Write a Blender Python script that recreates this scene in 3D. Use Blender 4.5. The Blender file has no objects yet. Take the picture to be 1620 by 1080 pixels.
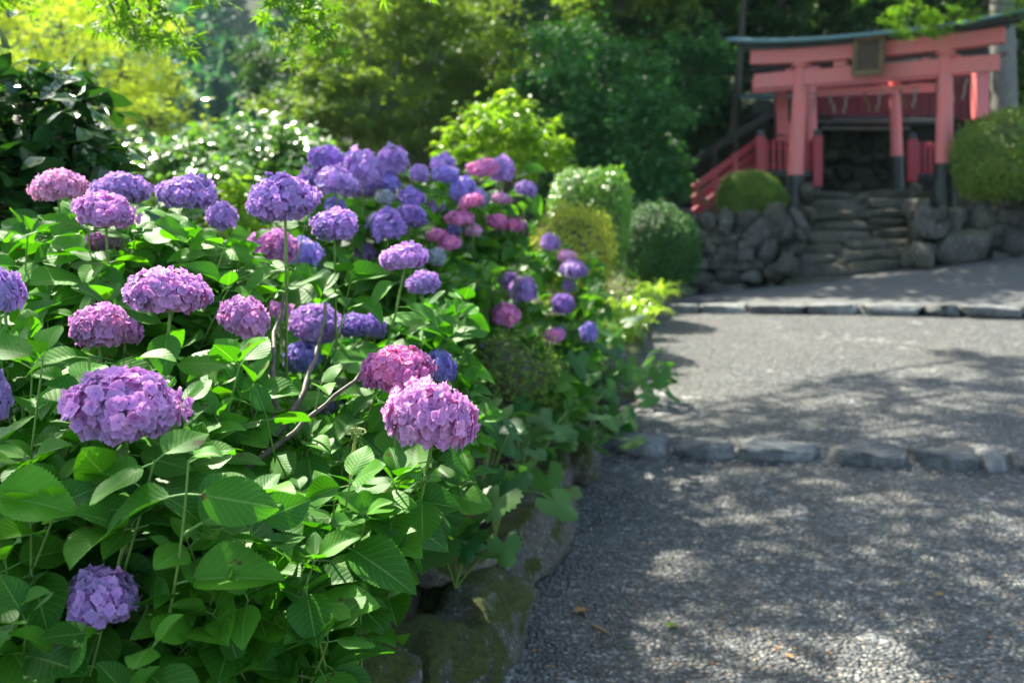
import bpy, math, numpy as np
from mathutils import Vector, Matrix
rng = np.random.default_rng(11)
S = bpy.context.scene
# ------------------------------------------------------------------ camera
PITCH = math.radians(8); ROLL = math.radians(1.0)
CAM = np.array([0, 0, 1.45])
FW = np.array([0, math.cos(PITCH), -math.sin(PITCH)])
_r0 = np.array([1., 0, 0]); _u0 = np.cross(_r0, FW)
RT = _r0*math.cos(ROLL) - _u0*math.sin(ROLL)
UP = _u0*math.cos(ROLL) + _r0*math.sin(ROLL)
cd = bpy.data.cameras.new('camera'); cam = bpy.data.objects.new('camera', cd)
S.collection.objects.link(cam)
cd.lens = 35; cd.sensor_width = 36; cd.clip_start = 0.05; cd.clip_end = 2000
cd.dof.use_dof = True; cd.dof.focus_distance = 1.68; cd.dof.aperture_fstop = 4.0
M4 = Matrix(((RT[0], UP[0], -FW[0], CAM[0]), (RT[1], UP[1], -FW[1], CAM[1]), (RT[2], UP[2], -FW[2], CAM[2]), (0, 0, 0, 1)))
cam.matrix_world = M4
S.camera = cam
# ------------------------------------------------------------------ sun, sky, exposure
SUN = np.array([-0.52, 0.70, 1.05]); SUN = SUN/np.linalg.norm(SUN)
W = bpy.data.worlds.new('World'); S.world = W; W.use_nodes = True
_nt = W.node_tree; _bg = _nt.nodes['Background']
_sky = _nt.nodes.new('ShaderNodeTexSky'); _sky.sky_type = 'NISHITA'; _sky.sun_disc = False
_sky.sun_elevation = math.asin(SUN[2]); _sky.sun_rotation = math.atan2(SUN[0], SUN[1])
_sky.air_density = 1.0; _sky.dust_density = 2.0; _sky.ozone_density = 1.0
_nt.links.new(_sky.outputs[0], _bg.inputs[0]); _bg.inputs[1].default_value = 0.122
sl = bpy.data.lights.new('sun', 'SUN'); sl.energy = 5.0; sl.angle = math.radians(0.5); sl.color = (1, .95, .86)
so = bpy.data.objects.new('sun', sl); S.collection.objects.link(so)
so.rotation_euler = Vector(SUN).to_track_quat('Z', 'Y').to_euler()
S.view_settings.view_transform = 'Standard'; S.view_settings.look = 'None'
S.view_settings.exposure = 1.98; S.view_settings.gamma = 1
try:
    S.view_settings.use_curve_mapping = False
    S.view_settings.use_white_balance = True; S.view_settings.white_balance_temperature = 6800; S.view_settings.white_balance_tint = 4
except Exception: pass
S.render.resolution_x = 1024; S.render.resolution_y = 682
# ------------------------------------------------------------------ pixel maths (placing things at their real distance)
FPX = 1575.
def ray(px, py): return FW + RT*(px-810)/FPX + UP*(540-py)/FPX
def P(px, py, d): return CAM + ray(px, py)*d
def G(px, py, z):
    r = ray(px, py); return CAM + r*((z-CAM[2])/r[2])
def proj(p):
    q = np.asarray(p)-CAM; d = q@FW
    return 810+FPX*(q@RT)/d, 540-FPX*(q@UP)/d, d
# ------------------------------------------------------------------ mesh helpers
ORG = {}
class Acc:
    def __init__(s): s.V = []; s.F = {}; s.uv = []; s.r = []; s.n = 0
    def add(s, V, F, uv=None, r=0.5):
        V = np.asarray(V, float).reshape(-1, 3); m = len(V)
        for f in (F if isinstance(F, list) else [F]):
            f = np.asarray(f, int)
            if f.size: s.F.setdefault(f.shape[1], []).append(f+s.n)
        s.V.append(V); s.uv.append(np.zeros((m, 2)) if uv is None else np.asarray(uv, float))
        s.r.append(np.full(m, r) if np.isscalar(r) else np.asarray(r, float)); s.n += m
    def inst(s, T, R, Pp, Sc, rnd):
        """many copies of template T=(V,[F..],uv)"""
        N = len(Pp)
        if N == 0: return
        tv, tf, tuv = T; m = len(tv)
        Sc = np.asarray(Sc, float)
        if Sc.ndim == 1: Sc = np.repeat(Sc[:, None], 3, 1)
        V = np.einsum('nij,nvj->nvi', R, tv[None]*Sc[:, None, :]) + np.asarray(Pp)[:, None, :]
        off = (np.arange(N)*m)[:, None, None]
        s.add(V.reshape(-1, 3), [(f[None]+off).reshape(-1, f.shape[1]) for f in tf], np.tile(tuv, (N, 1)), np.repeat(rnd, m))
    def build(s, name, mat, parent=None, org=None, smooth=True):
        V = np.concatenate(s.V); uv = np.concatenate(s.uv); r = np.concatenate(s.r)
        Fs = [np.concatenate(v) for v in s.F.values()]
        if parent is not None: o0 = ORG[parent.name]
        elif org is not None: o0 = np.array(org, float)
        else: o0 = np.array([V[:, 0].mean(), V[:, 1].mean(), V[:, 2].min()])
        me = bpy.data.meshes.new(name)
        me.vertices.add(len(V)); me.vertices.foreach_set('co', (V-o0).astype(np.float32).ravel())
        loops = np.concatenate([f.ravel() for f in Fs]).astype(np.int32)
        ks = np.concatenate([np.full(len(f), f.shape[1]) for f in Fs])
        st = np.concatenate([[0], np.cumsum(ks)[:-1]]).astype(np.int32)
        me.loops.add(len(loops)); me.loops.foreach_set('vertex_index', loops)
        me.polygons.add(len(ks)); me.polygons.foreach_set('loop_start', st)
        me.polygons.foreach_set('use_smooth', np.full(len(ks), smooth))
        me.update(calc_edges=True)
        ul = me.uv_layers.new(name='UVMap'); ul.data.foreach_set('uv', uv[loops].astype(np.float32).ravel())
        a = me.attributes.new('rnd', 'FLOAT', 'POINT'); a.data.foreach_set('value', r.astype(np.float32))
        me.materials.append(mat)
        ob = bpy.data.objects.new(name, me); S.collection.objects.link(ob)
        if parent is not None: ob.parent = parent
        else: ob.location = o0
        ORG[ob.name] = o0
        return ob
def tag(o, label=None, cat=None, group=None, kind=None):
    if label: o['label'] = label
    if cat: o['category'] = cat
    if group: o['group'] = group
    if kind: o['kind'] = kind
    return o
def empty(name, loc, label, cat, group=None):
    o = bpy.data.objects.new(name, None); S.collection.objects.link(o)
    o.location = [float(x) for x in loc]; o.empty_display_size = .1; ORG[o.name] = np.array(loc, float)
    return tag(o, label, cat, group)
def unit(v): 
    v = np.asarray(v, float); return v/(np.linalg.norm(v, axis=-1, keepdims=True)+1e-9)
def frames(a, n):
    """rotation matrices with y along a and z near n"""
    y = unit(a); n = np.asarray(n, float); z = unit(n-(n*y).sum(-1, keepdims=True)*y); x = np.cross(y, z)
    return np.stack([x, y, z], -1)
def rdir(n): return unit(rng.normal(size=(n, 3)))
def grid_faces(nr, nc):
    i, j = np.meshgrid(np.arange(nr-1), np.arange(nc-1), indexing='ij'); a = (i*nc+j).ravel()
    return np.stack([a, a+1, a+nc+1, a+nc], 1)
def tube(acc, pts, rad, k=6, r=.5, cap=False):
    pts = np.asarray(pts, float); n = len(pts); rad = np.broadcast_to(rad, (n,))
    t = unit(np.gradient(pts, axis=0)); ref = np.array([0, 0, 1.]) if abs(t[:, 2]).mean() < .9 else np.array([1., 0, 0])
    x = unit(np.cross(t, ref)); y = np.cross(t, x)
    an = np.arange(k)/k*2*np.pi
    V = pts[:, None]+rad[:, None, None]*(np.cos(an)[None, :, None]*x[:, None]+np.sin(an)[None, :, None]*y[:, None])
    i, j = np.meshgrid(np.arange(n-1), np.arange(k), indexing='ij'); a = i*k+j; b = i*k+(j+1) % k
    F = np.stack([a, b, b+k, a+k], -1).reshape(-1, 4)
    uv = np.stack(np.meshgrid(np.arange(n)/(n-1), an/6.283, indexing='ij')[::-1], -1).reshape(-1, 2)
    fs = [F]
    acc.add(V.reshape(-1, 3), fs, uv, r)
    if cap: acc.add(V[0], np.arange(k)[None, ::-1], None, r); acc.add(V[-1], np.arange(k)[None], None, r)
def bez(a, b, c, n=10):
    t = np.linspace(0, 1, n)[:, None]; return (1-t)**2*a+2*t*(1-t)*b+t*t*c
def box(acc, c, s, R=np.eye(3), bev=.0, taper=0., r=.5):
    """box centred at c, size s, edges chamfered by bev"""
    h = np.array(s, float)/2; V = []
    b = min(bev, h.min()*.9)
    if b <= 0:
        for x in (-1, 1):
            for y in (-1, 1):
                for z in (-1, 1): V.append([x*h[0], y*h[1], z*h[2]])
        F = np.array([[0, 1, 3, 2], [4, 6, 7, 5], [0, 4, 5, 1], [2, 3, 7, 6], [0, 2, 6, 4], [1, 5, 7, 3]])
        V = np.array(V)
        acc.add(V@R.T+c, F, V[:, [0, 2]], r); return
    bm = BMBOX; V = bm[0]*1.0
    V = np.sign(V)*(h-b)+np.where(np.abs(V) > 1.5, np.sign(V)*b, 0)
    acc.add(V@R.T+c, bm[1], V[:, [0, 2]], r)
def _mkbev():
    idx = {}; V = []
    for sx in (-1, 1):
        for sy in (-1, 1):
            for sz in (-1, 1):
                for k in range(3):
                    v = [sx, sy, sz]; v[k] *= 2; idx[(sx, sy, sz, k)] = len(V); V.append(v)
    quads = []; tris = []
    for k in range(3):
        u, w = [(1, 2), (0, 2), (0, 1)][k]
        for s in (-1, 1):
            q = []
            for (a, b) in ((-1, -1), (1, -1), (1, 1), (-1, 1)):
                c = [0, 0, 0]; c[k] = s; c[u] = a; c[w] = b; q.append(idx[(*c, k)])
            if (s > 0) == (k == 1): q = q[::-1]
            quads.append(q)
        for a in (-1, 1):
            for b in (-1, 1):   # edge parallel to axis k
                c0 = [0, 0, 0]; c0[k] = -1; c0[u] = a; c0[w] = b; c1 = list(c0); c1[k] = 1
                q = [idx[(*c0, u)], idx[(*c1, u)], idx[(*c1, w)], idx[(*c0, w)]]
                n = np.cross(np.array(V[q[1]])-np.array(V[q[0]]), np.array(V[q[3]])-np.array(V[q[0]]))
                out = np.zeros(3); out[u] = a; out[w] = b
                if n@out < 0: q = q[::-1]
                quads.append(q)
    for sx in (-1, 1):
        for sy in (-1, 1):
            for sz in (-1, 1):
                t = [idx[(sx, sy, sz, k)] for k in range(3)]
                if sx*sy*sz < 0: t = t[::-1]
                tris.append(t)
    return np.array(V, float), [np.array(quads), np.array(tris)]
BMBOX = _mkbev()
def beam(acc, pts, w, h, R=np.eye(3), o=np.zeros(3), r=.5):
    """rectangular section w (y) x h (z) swept along local x through pts [(x,y,z)]; optional per-point heights"""
    pts = np.asarray(pts, float); n = len(pts); w = np.broadcast_to(w, (n,)); h = np.broadcast_to(h, (n,))
    V = []
    for (x, y, z), ww, hh in zip(pts, w, h):
        V += [[x, y-ww/2, z-hh/2], [x, y+ww/2, z-hh/2], [x, y+ww/2, z+hh/2], [x, y-ww/2, z+hh/2]]
    V = np.array(V); F = []
    for i in range(n-1):
        for j in range(4): F.append([i*4+j, i*4+(j+1) % 4, i*4+4+(j+1) % 4, i*4+4+j])
    F += [[3, 2, 1, 0], [n*4-4, n*4-3, n*4-2, n*4-1]]
    acc.add(V@R.T+o, np.array(F), V[:, [0, 2]], r)
def ico(sub):
    import bmesh
    b = bmesh.new(); bmesh.ops.create_icosphere(b, subdivisions=sub, radius=1)
    V = np.array([v.co[:] for v in b.verts]); F = np.array([[v.index for v in f.verts] for f in b.faces]); b.free()
    return V, F
ICO = {k: ico(k) for k in (1, 2, 3, 4)}
def lump(V, amp, freq, seed):
    """smooth pseudo noise from sums of sines"""
    g = np.random.default_rng(seed); o = np.zeros(len(V))
    for k in range(9):
        f = freq*(1.6**(k//3)); d = unit(g.normal(size=3)); o += np.sin(V@d*f+g.uniform(0, 6.28))*amp/(1.5**(k//3))/3
    return o
def rock(acc, c, s, seed, R=np.eye(3), sub=3, box_=.6, amp=.16, r=None, cut=(.72, .95)):
    V, F = ICO[sub]; g = np.random.default_rng(seed)
    e = box_; W_ = np.sign(V)*np.abs(V)**e; W_ = W_/np.abs(W_).max(0)
    # a few flat cleavage planes
    for k in range(7):
        d = unit(g.normal(size=3)); lim = g.uniform(*cut); q = W_@d; W_ = W_-np.maximum(q-lim, 0)[:, None]*d*.85
    W_ = W_*(1+lump(W_, amp, 3.2, seed))[:, None]
    if sub >= 4: W_ = W_*(1+lump(W_, .05, 12, seed+5)+lump(W_, .03, 30, seed+6)+np.random.default_rng(seed).normal(size=len(W_))*.006)[:, None]
    acc.add((W_*np.array(s)/2)@R.T+c, F, W_[:, :2], g.random() if r is None else r)
def roty(a): return np.array([[math.cos(a), 0, math.sin(a)], [0, 1, 0], [-math.sin(a), 0, math.cos(a)]])
def rotz(a): return np.array([[math.cos(a), -math.sin(a), 0], [math.sin(a), math.cos(a), 0], [0, 0, 1.]])
# ------------------------------------------------------------------ material helpers
class NT:
    def __init__(s, name):
        s.m = bpy.data.materials.new(name); s.m.use_nodes = True; s.t = s.m.node_tree; s.t.nodes.clear()
        s.out = s.t.nodes.new('ShaderNodeOutputMaterial')
    def n(s, ty, **kw):
        nd = s.t.nodes.new('ShaderNode'+ty)
        for k, v in kw.items():
            if k.startswith('_'): setattr(nd, k[1:], v)
            else:
                key = int(k[1:]) if k[0] == 'i' and k[1:].isdigit() else k.replace('_', ' ')
                inp = nd.inputs[key]
                if isinstance(v, bpy.types.NodeSocket): s.t.links.new(v, inp)
                else: inp.default_value = v
        return nd
    def math(s, op, a, b=0., c=0.):
        nd = s.n('Math', _operation=op)
        for i, v in enumerate((a, b, c)):
            if isinstance(v, bpy.types.NodeSocket): s.t.links.new(v, nd.inputs[i])
            else: nd.inputs[i].default_value = v
        return nd.outputs[0]
    def mix(s, f, a, b, blend='MIX'):
        nd = s.n('MixRGB', _blend_type=blend)
        for i, v in enumerate((f, a, b)):
            if isinstance(v, bpy.types.NodeSocket): s.t.links.new(v, nd.inputs[i])
            else: nd.inputs[i].default_value = v if i == 0 else (*v, 1)
        return nd.outputs[0]
    def ramp(s, f, stops):
        nd = s.n('ValToRGB'); s.t.links.new(f, nd.inputs[0]); cr = nd.color_ramp
        while len(cr.elements) > 1: cr.elements.remove(cr.elements[-1])
        for i, (p, c) in enumerate(stops):
            e = cr.elements[0] if i == 0 else cr.elements.new(p)
            e.position = p; e.color = (*c, 1) if not np.isscalar(c) else (c, c, c, 1)
        return nd.outputs[0]
    def noise(s, scale, detail=4, rough=.55, coord='Object', dist=0.):
        tc = s.n('TexCoord'); return s.n('TexNoise', Vector=tc.outputs[coord], Scale=scale, Detail=detail, Roughness=rough, Distortion=dist).outputs['Fac']
    def bump(s, h, strength=.5, dist=.01, normal=None):
        nd = s.n('Bump', Height=h, Strength=strength, Distance=dist)
        if normal: s.t.links.new(normal, nd.inputs['Normal'])
        return nd.outputs[0]
    def finish(s, sh): s.t.links.new(sh, s.out.inputs[0]); return s.m
    def pbr(s, color, rough=.6, normal=None, spec=.5, **kw):
        nd = s.n('BsdfPrincipled')
        for k, v in (('Base Color', color), ('Roughness', rough), ('Normal', normal), ('Specular IOR Level', spec)):
            if v is None: continue
            if isinstance(v, bpy.types.NodeSocket): s.t.links.new(v, nd.inputs[k])
            else: nd.inputs[k].default_value = (*v, 1) if k == 'Base Color' else v
        for k, v in kw.items(): nd.inputs[k.replace('_', ' ')].default_value = v
        return nd.outputs[0]
def leaf_mat(name, c1, c2, tr=.4, rough=.42, veins=0, tcol=None, spec=.28, blot=.0, back=1.35, nsc=3., c3=None):
    t = NT(name); at = t.n('Attribute', _attribute_name='rnd').outputs['Fac']
    nz = t.noise(nsc, 2)
    f = t.math('ADD', t.math('MULTIPLY', at, .75), t.math('MULTIPLY', t.math('SUBTRACT', nz, .5), .9)); f = t.math('MAXIMUM', f, 0.)
    stops = [(0, c1), (.8, c2)]
    if c3: stops.append((1, c3))
    col = t.ramp(f, stops)
    geo = t.n('NewGeometry'); normal = None
    if veins:
        uv = t.n('SeparateXYZ', Vector=t.n('TexCoord').outputs['UV']); u = t.math('ABSOLUTE', t.math('SUBTRACT', uv.outputs[0], .5)); v = uv.outputs[1]
        q = t.math('MULTIPLY', t.math('SUBTRACT', v, t.math('MULTIPLY', t.math('POWER', u, .85), .62)), 9.)
        fr = t.math('ABSOLUTE', t.math('SUBTRACT', t.math('FRACT', q), .5))
        side = t.math('MULTIPLY', t.n('MapRange', Value=fr, i1=.0, i2=.085, i3=1., i4=0.).outputs[0], .55)
        mid = t.n('MapRange', Value=u, i1=.008, i2=.03, i3=1., i4=0.).outputs[0]
        vm = t.math('MAXIMUM', side, mid)
        col = t.mix(t.math('MULTIPLY', t.math('MAXIMUM', side, mid), .72), col, (.19, .33, .08))
        fine = t.n('TexVoronoi', Vector=t.n('TexCoord').outputs['UV'], Scale=26.)
        h = t.math('ADD', t.math('MULTIPLY', fr, 2.2), t.math('MULTIPLY', fine.outputs['Distance'], .5))
        normal = t.bump(t.math('SUBTRACT', h, t.math('MULTIPLY', vm, 1.2)), .22, .001)
    if blot:
        bl = t.noise(30, 3); sp = t.n('MapRange', Value=bl, i1=.675, i2=.70, i3=0., i4=blot).outputs[0]
        col = t.mix(sp, col, (.09, .045, .015))
    cb = t.mix(geo.outputs['Backfacing'], col, t.mix(1., col, (back, back*.97, back*1.25), 'MULTIPLY'))
    p = t.pbr(cb, rough, normal, spec)
    tc = t.mix(1., col, tcol or (1.5, 1.55, .5), 'MULTIPLY')
    tl = t.n('BsdfTranslucent', Color=tc)
    if normal: t.t.links.new(normal, tl.inputs['Normal'])
    return t.finish(t.n('MixShader', i0=tr, i1=p, i2=tl.outputs[0]).outputs[0])
def bark_mat(name, c1, c2, scale=8.):
    t = NT(name); tc = t.n('TexCoord'); mp = t.n('Mapping', Vector=tc.outputs['Object'], Scale=(1, 1, .25))
    nz = t.n('TexNoise', Vector=mp.outputs[0], Scale=scale*3, Detail=6., Roughness=.65).outputs['Fac']; n2 = t.noise(scale*.5, 3)
    col = t.mix(n2, t.ramp(nz, [(.3, c1), (.7, c2)]), c1)
    return t.finish(t.pbr(col, .85, t.bump(nz, .6, .02)))
# ------------------------------------------------------------------ materials
M = {}
M['leaf'] = leaf_mat('hydrangea_leaf', (.024, .115, .008), (.09, .27, .016), .38, .50, 1, blot=.9, c3=(.12, .29, .02), spec=.26, tcol=(1.3, 1.6, .3))
M['leaf_mid'] = leaf_mat('hydrangea_leaf_far', (.025, .105, .010), (.09, .25, .02), .45, .38, 1, c3=(.20, .36, .03))
M['camellia'] = leaf_mat('camellia_leaf', (.014, .055, .01), (.035, .115, .018), .2, .22, spec=.8)
M['sparkle'] = leaf_mat('glossy_leaf', (.06, .15, .03), (.14, .27, .05), .35, .22, spec=1.)
M['maple_gold'] = leaf_mat('yellow_green_maple_leaf', (.24, .33, .03), (.43, .48, .08), .52, .5, c3=(.5, .38, .08))
M['maple_green'] = leaf_mat('maple_leaf', (.075, .19, .012), (.18, .32, .025), .5, .5, c3=(.4, .16, .07))
M['maple_mid'] = leaf_mat('mixed_maple_leaf', (.06, .13, .025), (.19, .26, .045), .45, .55, c3=(.33, .24, .10), spec=.3)
M['evergreen'] = leaf_mat('evergreen_leaf', (.022, .095, .022), (.06, .18, .04), .35, .5, spec=.35)
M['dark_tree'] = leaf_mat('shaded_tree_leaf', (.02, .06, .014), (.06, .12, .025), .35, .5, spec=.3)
M['nandina'] = leaf_mat('nandina_leaf', (.10, .22, .02), (.26, .38, .04), .5, .35, c3=(.42, .2, .10))
M['azalea'] = leaf_mat('azalea_leaf', (.065, .135, .015), (.17, .24, .028), .3, .5, c3=(.2, .15, .03))
M['azalea_gold'] = leaf_mat('golden_azalea_leaf', (.24, .29, .03), (.46, .46, .06), .35, .45, c3=(.5, .34, .07))
M['box'] = leaf_mat('clipped_hedge_leaf', (.07, .19, .018), (.2, .37, .04), .38, .3, spec=.6)
M['box_dark'] = leaf_mat('clipped_dark_hedge_leaf', (.02, .075, .014), (.05, .14, .022), .3, .6)
M['strap'] = leaf_mat('strap_leaf', (.16, .30, .03), (.38, .5, .08), .48, .2, spec=.9)
M['anemone'] = leaf_mat('palmate_leaf', (.025, .10, .025), (.08, .20, .035), .4, .45)
M['conifer'] = leaf_mat('conifer_leaf', (.022, .095, .045), (.06, .18, .085), .35, .6)  # blue-green needles, tinted bluer so the colour carries some of the distance haze
M['bark'] = bark_mat('bark', (.05, .04, .03), (.14, .115, .09))
M['bark_grey'] = bark_mat('grey_bark', (.12, .115, .10), (.27, .26, .23))
def petal_mat(name, fine):
    t = NT(name); oc = t.n('ObjectInfo').outputs['Color']; at = t.n('Attribute', _attribute_name='rnd').outputs['Fac']
    tc = t.n('TexCoord'); rl = t.n('ObjectInfo').outputs['Random']
    ofs = t.n('VectorMath', _operation='SCALE', i0=(7.3, 3.1, 5.7)); t.t.links.new(rl, ofs.inputs['Scale'])
    vec = t.n('VectorMath', _operation='ADD', i0=tc.outputs['Object'], i1=ofs.outputs[0])
    nz = t.n('TexNoise', Vector=vec.outputs[0], Scale=1.3, Detail=2.).outputs['Fac']
    k = t.math('ADD', t.math('MULTIPLY', t.math('SUBTRACT', at, .5), .42), t.math('MULTIPLY', t.math('SUBTRACT', nz, .5), 1.5))
    hs = t.n('HueSaturation', Hue=t.math('ADD', .5, t.math('MULTIPLY', k, .085)), Saturation=1., Value=t.math('ADD', .97, t.math('MULTIPLY', k, .6)), Color=oc)
    col = hs.outputs[0]
    uv = t.n('SeparateXYZ', Vector=tc.outputs['UV']); v = uv.outputs[1]
    edge = t.n('MapRange', Value=v, i1=.5, i2=1.0, i3=0., i4=.42).outputs[0]
    col = t.mix(edge, col, (.72, .56, .80))
    cen = t.n('MapRange', Value=v, i1=.0, i2=.3, i3=.35, i4=0.).outputs[0]
    col = t.mix(cen, col, (.55, .42, .82))
    eye = t.math('LESS_THAN', v, -.5); col = t.mix(eye, col, (.10, .14, .38))
    stalk = t.math('LESS_THAN', v, -1.5); col = t.mix(stalk, col, (.20, .30, .12))
    nrm = None
    if fine:
        w = t.n('TexWave', Vector=tc.outputs['UV'], Scale=3.5, Distortion=3., Detail=2.).outputs['Fac']; nrm = t.bump(w, .25, .02)
    p = t.pbr(col, .55, nrm, .35)
    tl = t.n('BsdfTranslucent', Color=t.mix(1., col, (1.1, .95, 1.05), 'MULTIPLY'))
    return t.finish(t.n('MixShader', i0=.34, i1=p, i2=tl.outputs[0]).outputs[0])
M['petal'] = petal_mat('hydrangea_petal', True); M['petal_far'] = petal_mat('hydrangea_petal_far', False)
def stem_mat():
    t = NT('hydrangea_stem'); uv = t.n('SeparateXYZ', Vector=t.n('TexCoord').outputs['UV']); nz = t.noise(60, 4)
    at = t.n('Attribute', _attribute_name='rnd').outputs['Fac']
    f = t.math('SUBTRACT', t.math('MULTIPLY', uv.outputs[1], 3.2), t.math('ADD', at, 1.0))
    f = t.math('MINIMUM', t.math('MAXIMUM', f, 0.), 1.)
    br = t.ramp(nz, [(.35, (.045, .032, .022)), (.65, (.13, .098, .07))])
    col = t.mix(f, br, t.mix(nz, (.12, .22, .04), (.19, .30, .06)))
    return t.finish(t.pbr(col, .6, t.bump(nz, .5, .002)))
M['stem'] = stem_mat()
def soil_mat():
    t = NT('soil'); a = t.noise(9, 8, .7); b = t.noise(70, 5, .7); g = t.noise(1.7, 5, .6)
    col = t.mix(b, t.ramp(a, [(.3, (.022, .016, .011)), (.7, (.075, .052, .034))]), (.10, .07, .05))
    ms = t.n('MapRange', Value=g, i1=.50, i2=.60).outputs[0]; col = t.mix(t.math('MULTIPLY', ms, .7), col, (.045, .055, .012))
    return t.finish(t.pbr(col, .95, t.bump(t.math('ADD', a, b), .9, .03)))
M['soil'] = soil_mat()
def rock_mat(name, base, light, moss=.5, scale=6., lich=.6):
    t = NT(name); tc = t.n('TexCoord'); at = t.n('Attribute', _attribute_name='rnd').outputs['Fac']
    a = t.noise(scale, 8, .65, dist=.6); b = t.noise(scale*7, 5, .7); c = t.noise(scale*.5, 5, .6)
    col = t.ramp(a, [(.36, tuple(x*.35 for x in base)), (.5, base), (.62, light)])
    col = t.mix(.55, col, t.mix(at, tuple(x*.6 for x in base), light))
    col = t.mix(t.math('MULTIPLY', t.n('MapRange', Value=b, i1=.56, i2=.66).outputs[0], lich), col, (.42, .44, .39))
    nrm = t.n('SeparateXYZ', Vector=t.n('NewGeometry').outputs['Normal']).outputs[2]
    mk = t.math('ADD', t.math('MULTIPLY', nrm, .18), c)
    mk = t.n('MapRange', Value=mk, i1=.66-.22*moss, i2=.74-.22*moss).outputs[0]
    mcol = t.ramp(b, [(.3, (.018, .027, .005)), (.7, (.075, .09, .012))])
    col = t.mix(t.math('MULTIPLY', mk, min(1., moss*1.6)), col, mcol)
    h = t.math('ADD', t.math('MULTIPLY', a, 1.), t.math('MULTIPLY', b, .45))
    return t.finish(t.pbr(col, .85, t.bump(h, .9, .03), .35))
M['border'] = rock_mat('mossy_border_rock', (.05, .043, .036), (.19, .17, .145), .68, 9, .8)
M['kerb'] = rock_mat('grey_kerb_rock', (.085, .087, .088), (.25, .25, .245), .03, 8, .3)
M['wall'] = rock_mat('retaining_wall_rock', (.035, .030, .028), (.12, .108, .10), .22, 3.5, .3)
M['step'] = rock_mat('stair_rock', (.05, .042, .034), (.14, .122, .10), .15, 5, .45)
M['mossy_bank'] = rock_mat('mossy_bank_rock', (.015, .015, .013), (.035, .035, .03), .35, 3, .1)
def gravel_mat():
    t = NT('washed_gravel'); tc = t.n('TexCoord'); mp = t.n('Mapping', Vector=tc.outputs['Object'])
    wn = t.n('TexNoise', Vector=tc.outputs['Object'], Scale=16., Detail=2.)
    vec = t.n('VectorMath', _operation='MULTIPLY_ADD', i0=wn.outputs['Color'], i1=(.03, .03, .03), i2=tc.outputs['Object'])
    v = t.n('TexVoronoi', Vector=vec.outputs[0], Scale=58., Randomness=1.)
    v2 = t.n('TexVoronoi', Vector=vec.outputs[0], Scale=105.)
    cr = t.n('SeparateXYZ', Vector=v.outputs['Color'])
    peb = t.ramp(cr.outputs[0], [(.0, (.026, .030, .034)), (.45, (.066, .071, .077)), (.78, (.13, .132, .13)), (.93, (.27, .26, .245)), (1., (.26, .17, .11))])
    big = t.noise(1.1, 6, .65); mid = t.noise(5.5, 6, .7)
    gap = t.n('MapRange', Value=v.outputs['Distance'], i1=.38, i2=.62).outputs[0]
    grout = t.mix(mid, (.045, .045, .045), (.10, .10, .095))
    col = t.mix(gap, peb, grout)
    worn = t.n('MapRange', Value=t.math('ADD', t.math('MULTIPLY', big, .5), t.math('MULTIPLY', mid, .6)), i1=.63, i2=.70).outputs[0]
    col = t.mix(t.math('MULTIPLY', worn, .6), col, (.25, .245, .235))
    col = t.mix(1., col, t.ramp(t.noise(22, 5, .8), [(.36, .55), (.5, .95), (.64, 1.75)]), 'MULTIPLY')  # grain mottle; sparkle of the far grains is painted into the colour
    col = t.mix(1., col, t.ramp(t.noise(3.2, 7, .75), [(.3, .72), (.5, 1.), (.7, 1.45)]), 'MULTIPLY')
    dirt = t.n('MapRange', Value=t.noise(.6, 4), i1=.5, i2=.75).outputs[0]
    col = t.mix(t.math('MULTIPLY', dirt, .3), col, (.10, .085, .06))
    h = t.math('SUBTRACT', t.math('ADD', 1., t.math('MULTIPLY', cr.outputs[1], .5)), t.math('MULTIPLY', t.math('POWER', v.outputs['Distance'], 2.), 2.6))
    h = t.math('ADD', h, t.math('MULTIPLY', v2.outputs['Distance'], -.4))
    h = t.math('MULTIPLY', h, t.math('SUBTRACT', 1., t.math('MULTIPLY', worn, .7)))
    return t.finish(t.pbr(col, .62, t.bump(h, 1., .011), .5))
M['gravel'] = gravel_mat()
def asphalt_mat():
    t = NT('asphalt'); a = t.noise(160, 4, .7); b = t.noise(1.3, 5)
    col = t.mix(b, t.ramp(a, [(.35, (.045, .047, .05)), (.65, (.105, .105, .105))]), (.075, .075, .075))
    return t.finish(t.pbr(col, .8, t.bump(a, .6, .006)))
M['asphalt'] = asphalt_mat()
def paint_mat(name, c, c2, rough=.45, spec=.4):
    t = NT(name); a = t.noise(6, 6, .65); b = t.noise(40, 4, .7)
    tc = t.n('TexCoord'); mp = t.n('Mapping', Vector=tc.outputs['Object'], Scale=(18, 18, 1.2)); s = t.n('TexNoise', Vector=mp.outputs[0], Scale=1., Detail=5.).outputs['Fac']
    col = t.mix(t.math('MULTIPLY', t.n('MapRange', Value=t.math('ADD', a, t.math('MULTIPLY', s, .5)), i1=.6, i2=.95).outputs[0], .8), c, c2)
    return t.finish(t.pbr(col, rough, t.bump(b, .15, .004), spec))
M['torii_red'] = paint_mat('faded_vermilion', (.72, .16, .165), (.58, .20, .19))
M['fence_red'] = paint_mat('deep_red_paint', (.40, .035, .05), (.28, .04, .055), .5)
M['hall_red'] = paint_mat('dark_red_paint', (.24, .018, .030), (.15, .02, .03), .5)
M['black'] = paint_mat('black_lacquer', (.012, .014, .018), (.04, .045, .05), .35)
M['copper'] = paint_mat('patinated_copper', (.07, .16, .18), (.12, .20, .20), .5)
M['dark_roof'] = paint_mat('weathered_dark_roof', (.04, .05, .055), (.08, .09, .09), .6)
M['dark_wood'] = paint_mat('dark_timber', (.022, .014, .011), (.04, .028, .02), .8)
M['grey_wood'] = bark_mat('weathered_plaque_timber', (.06, .038, .025), (.17, .115, .075), 14)
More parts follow.
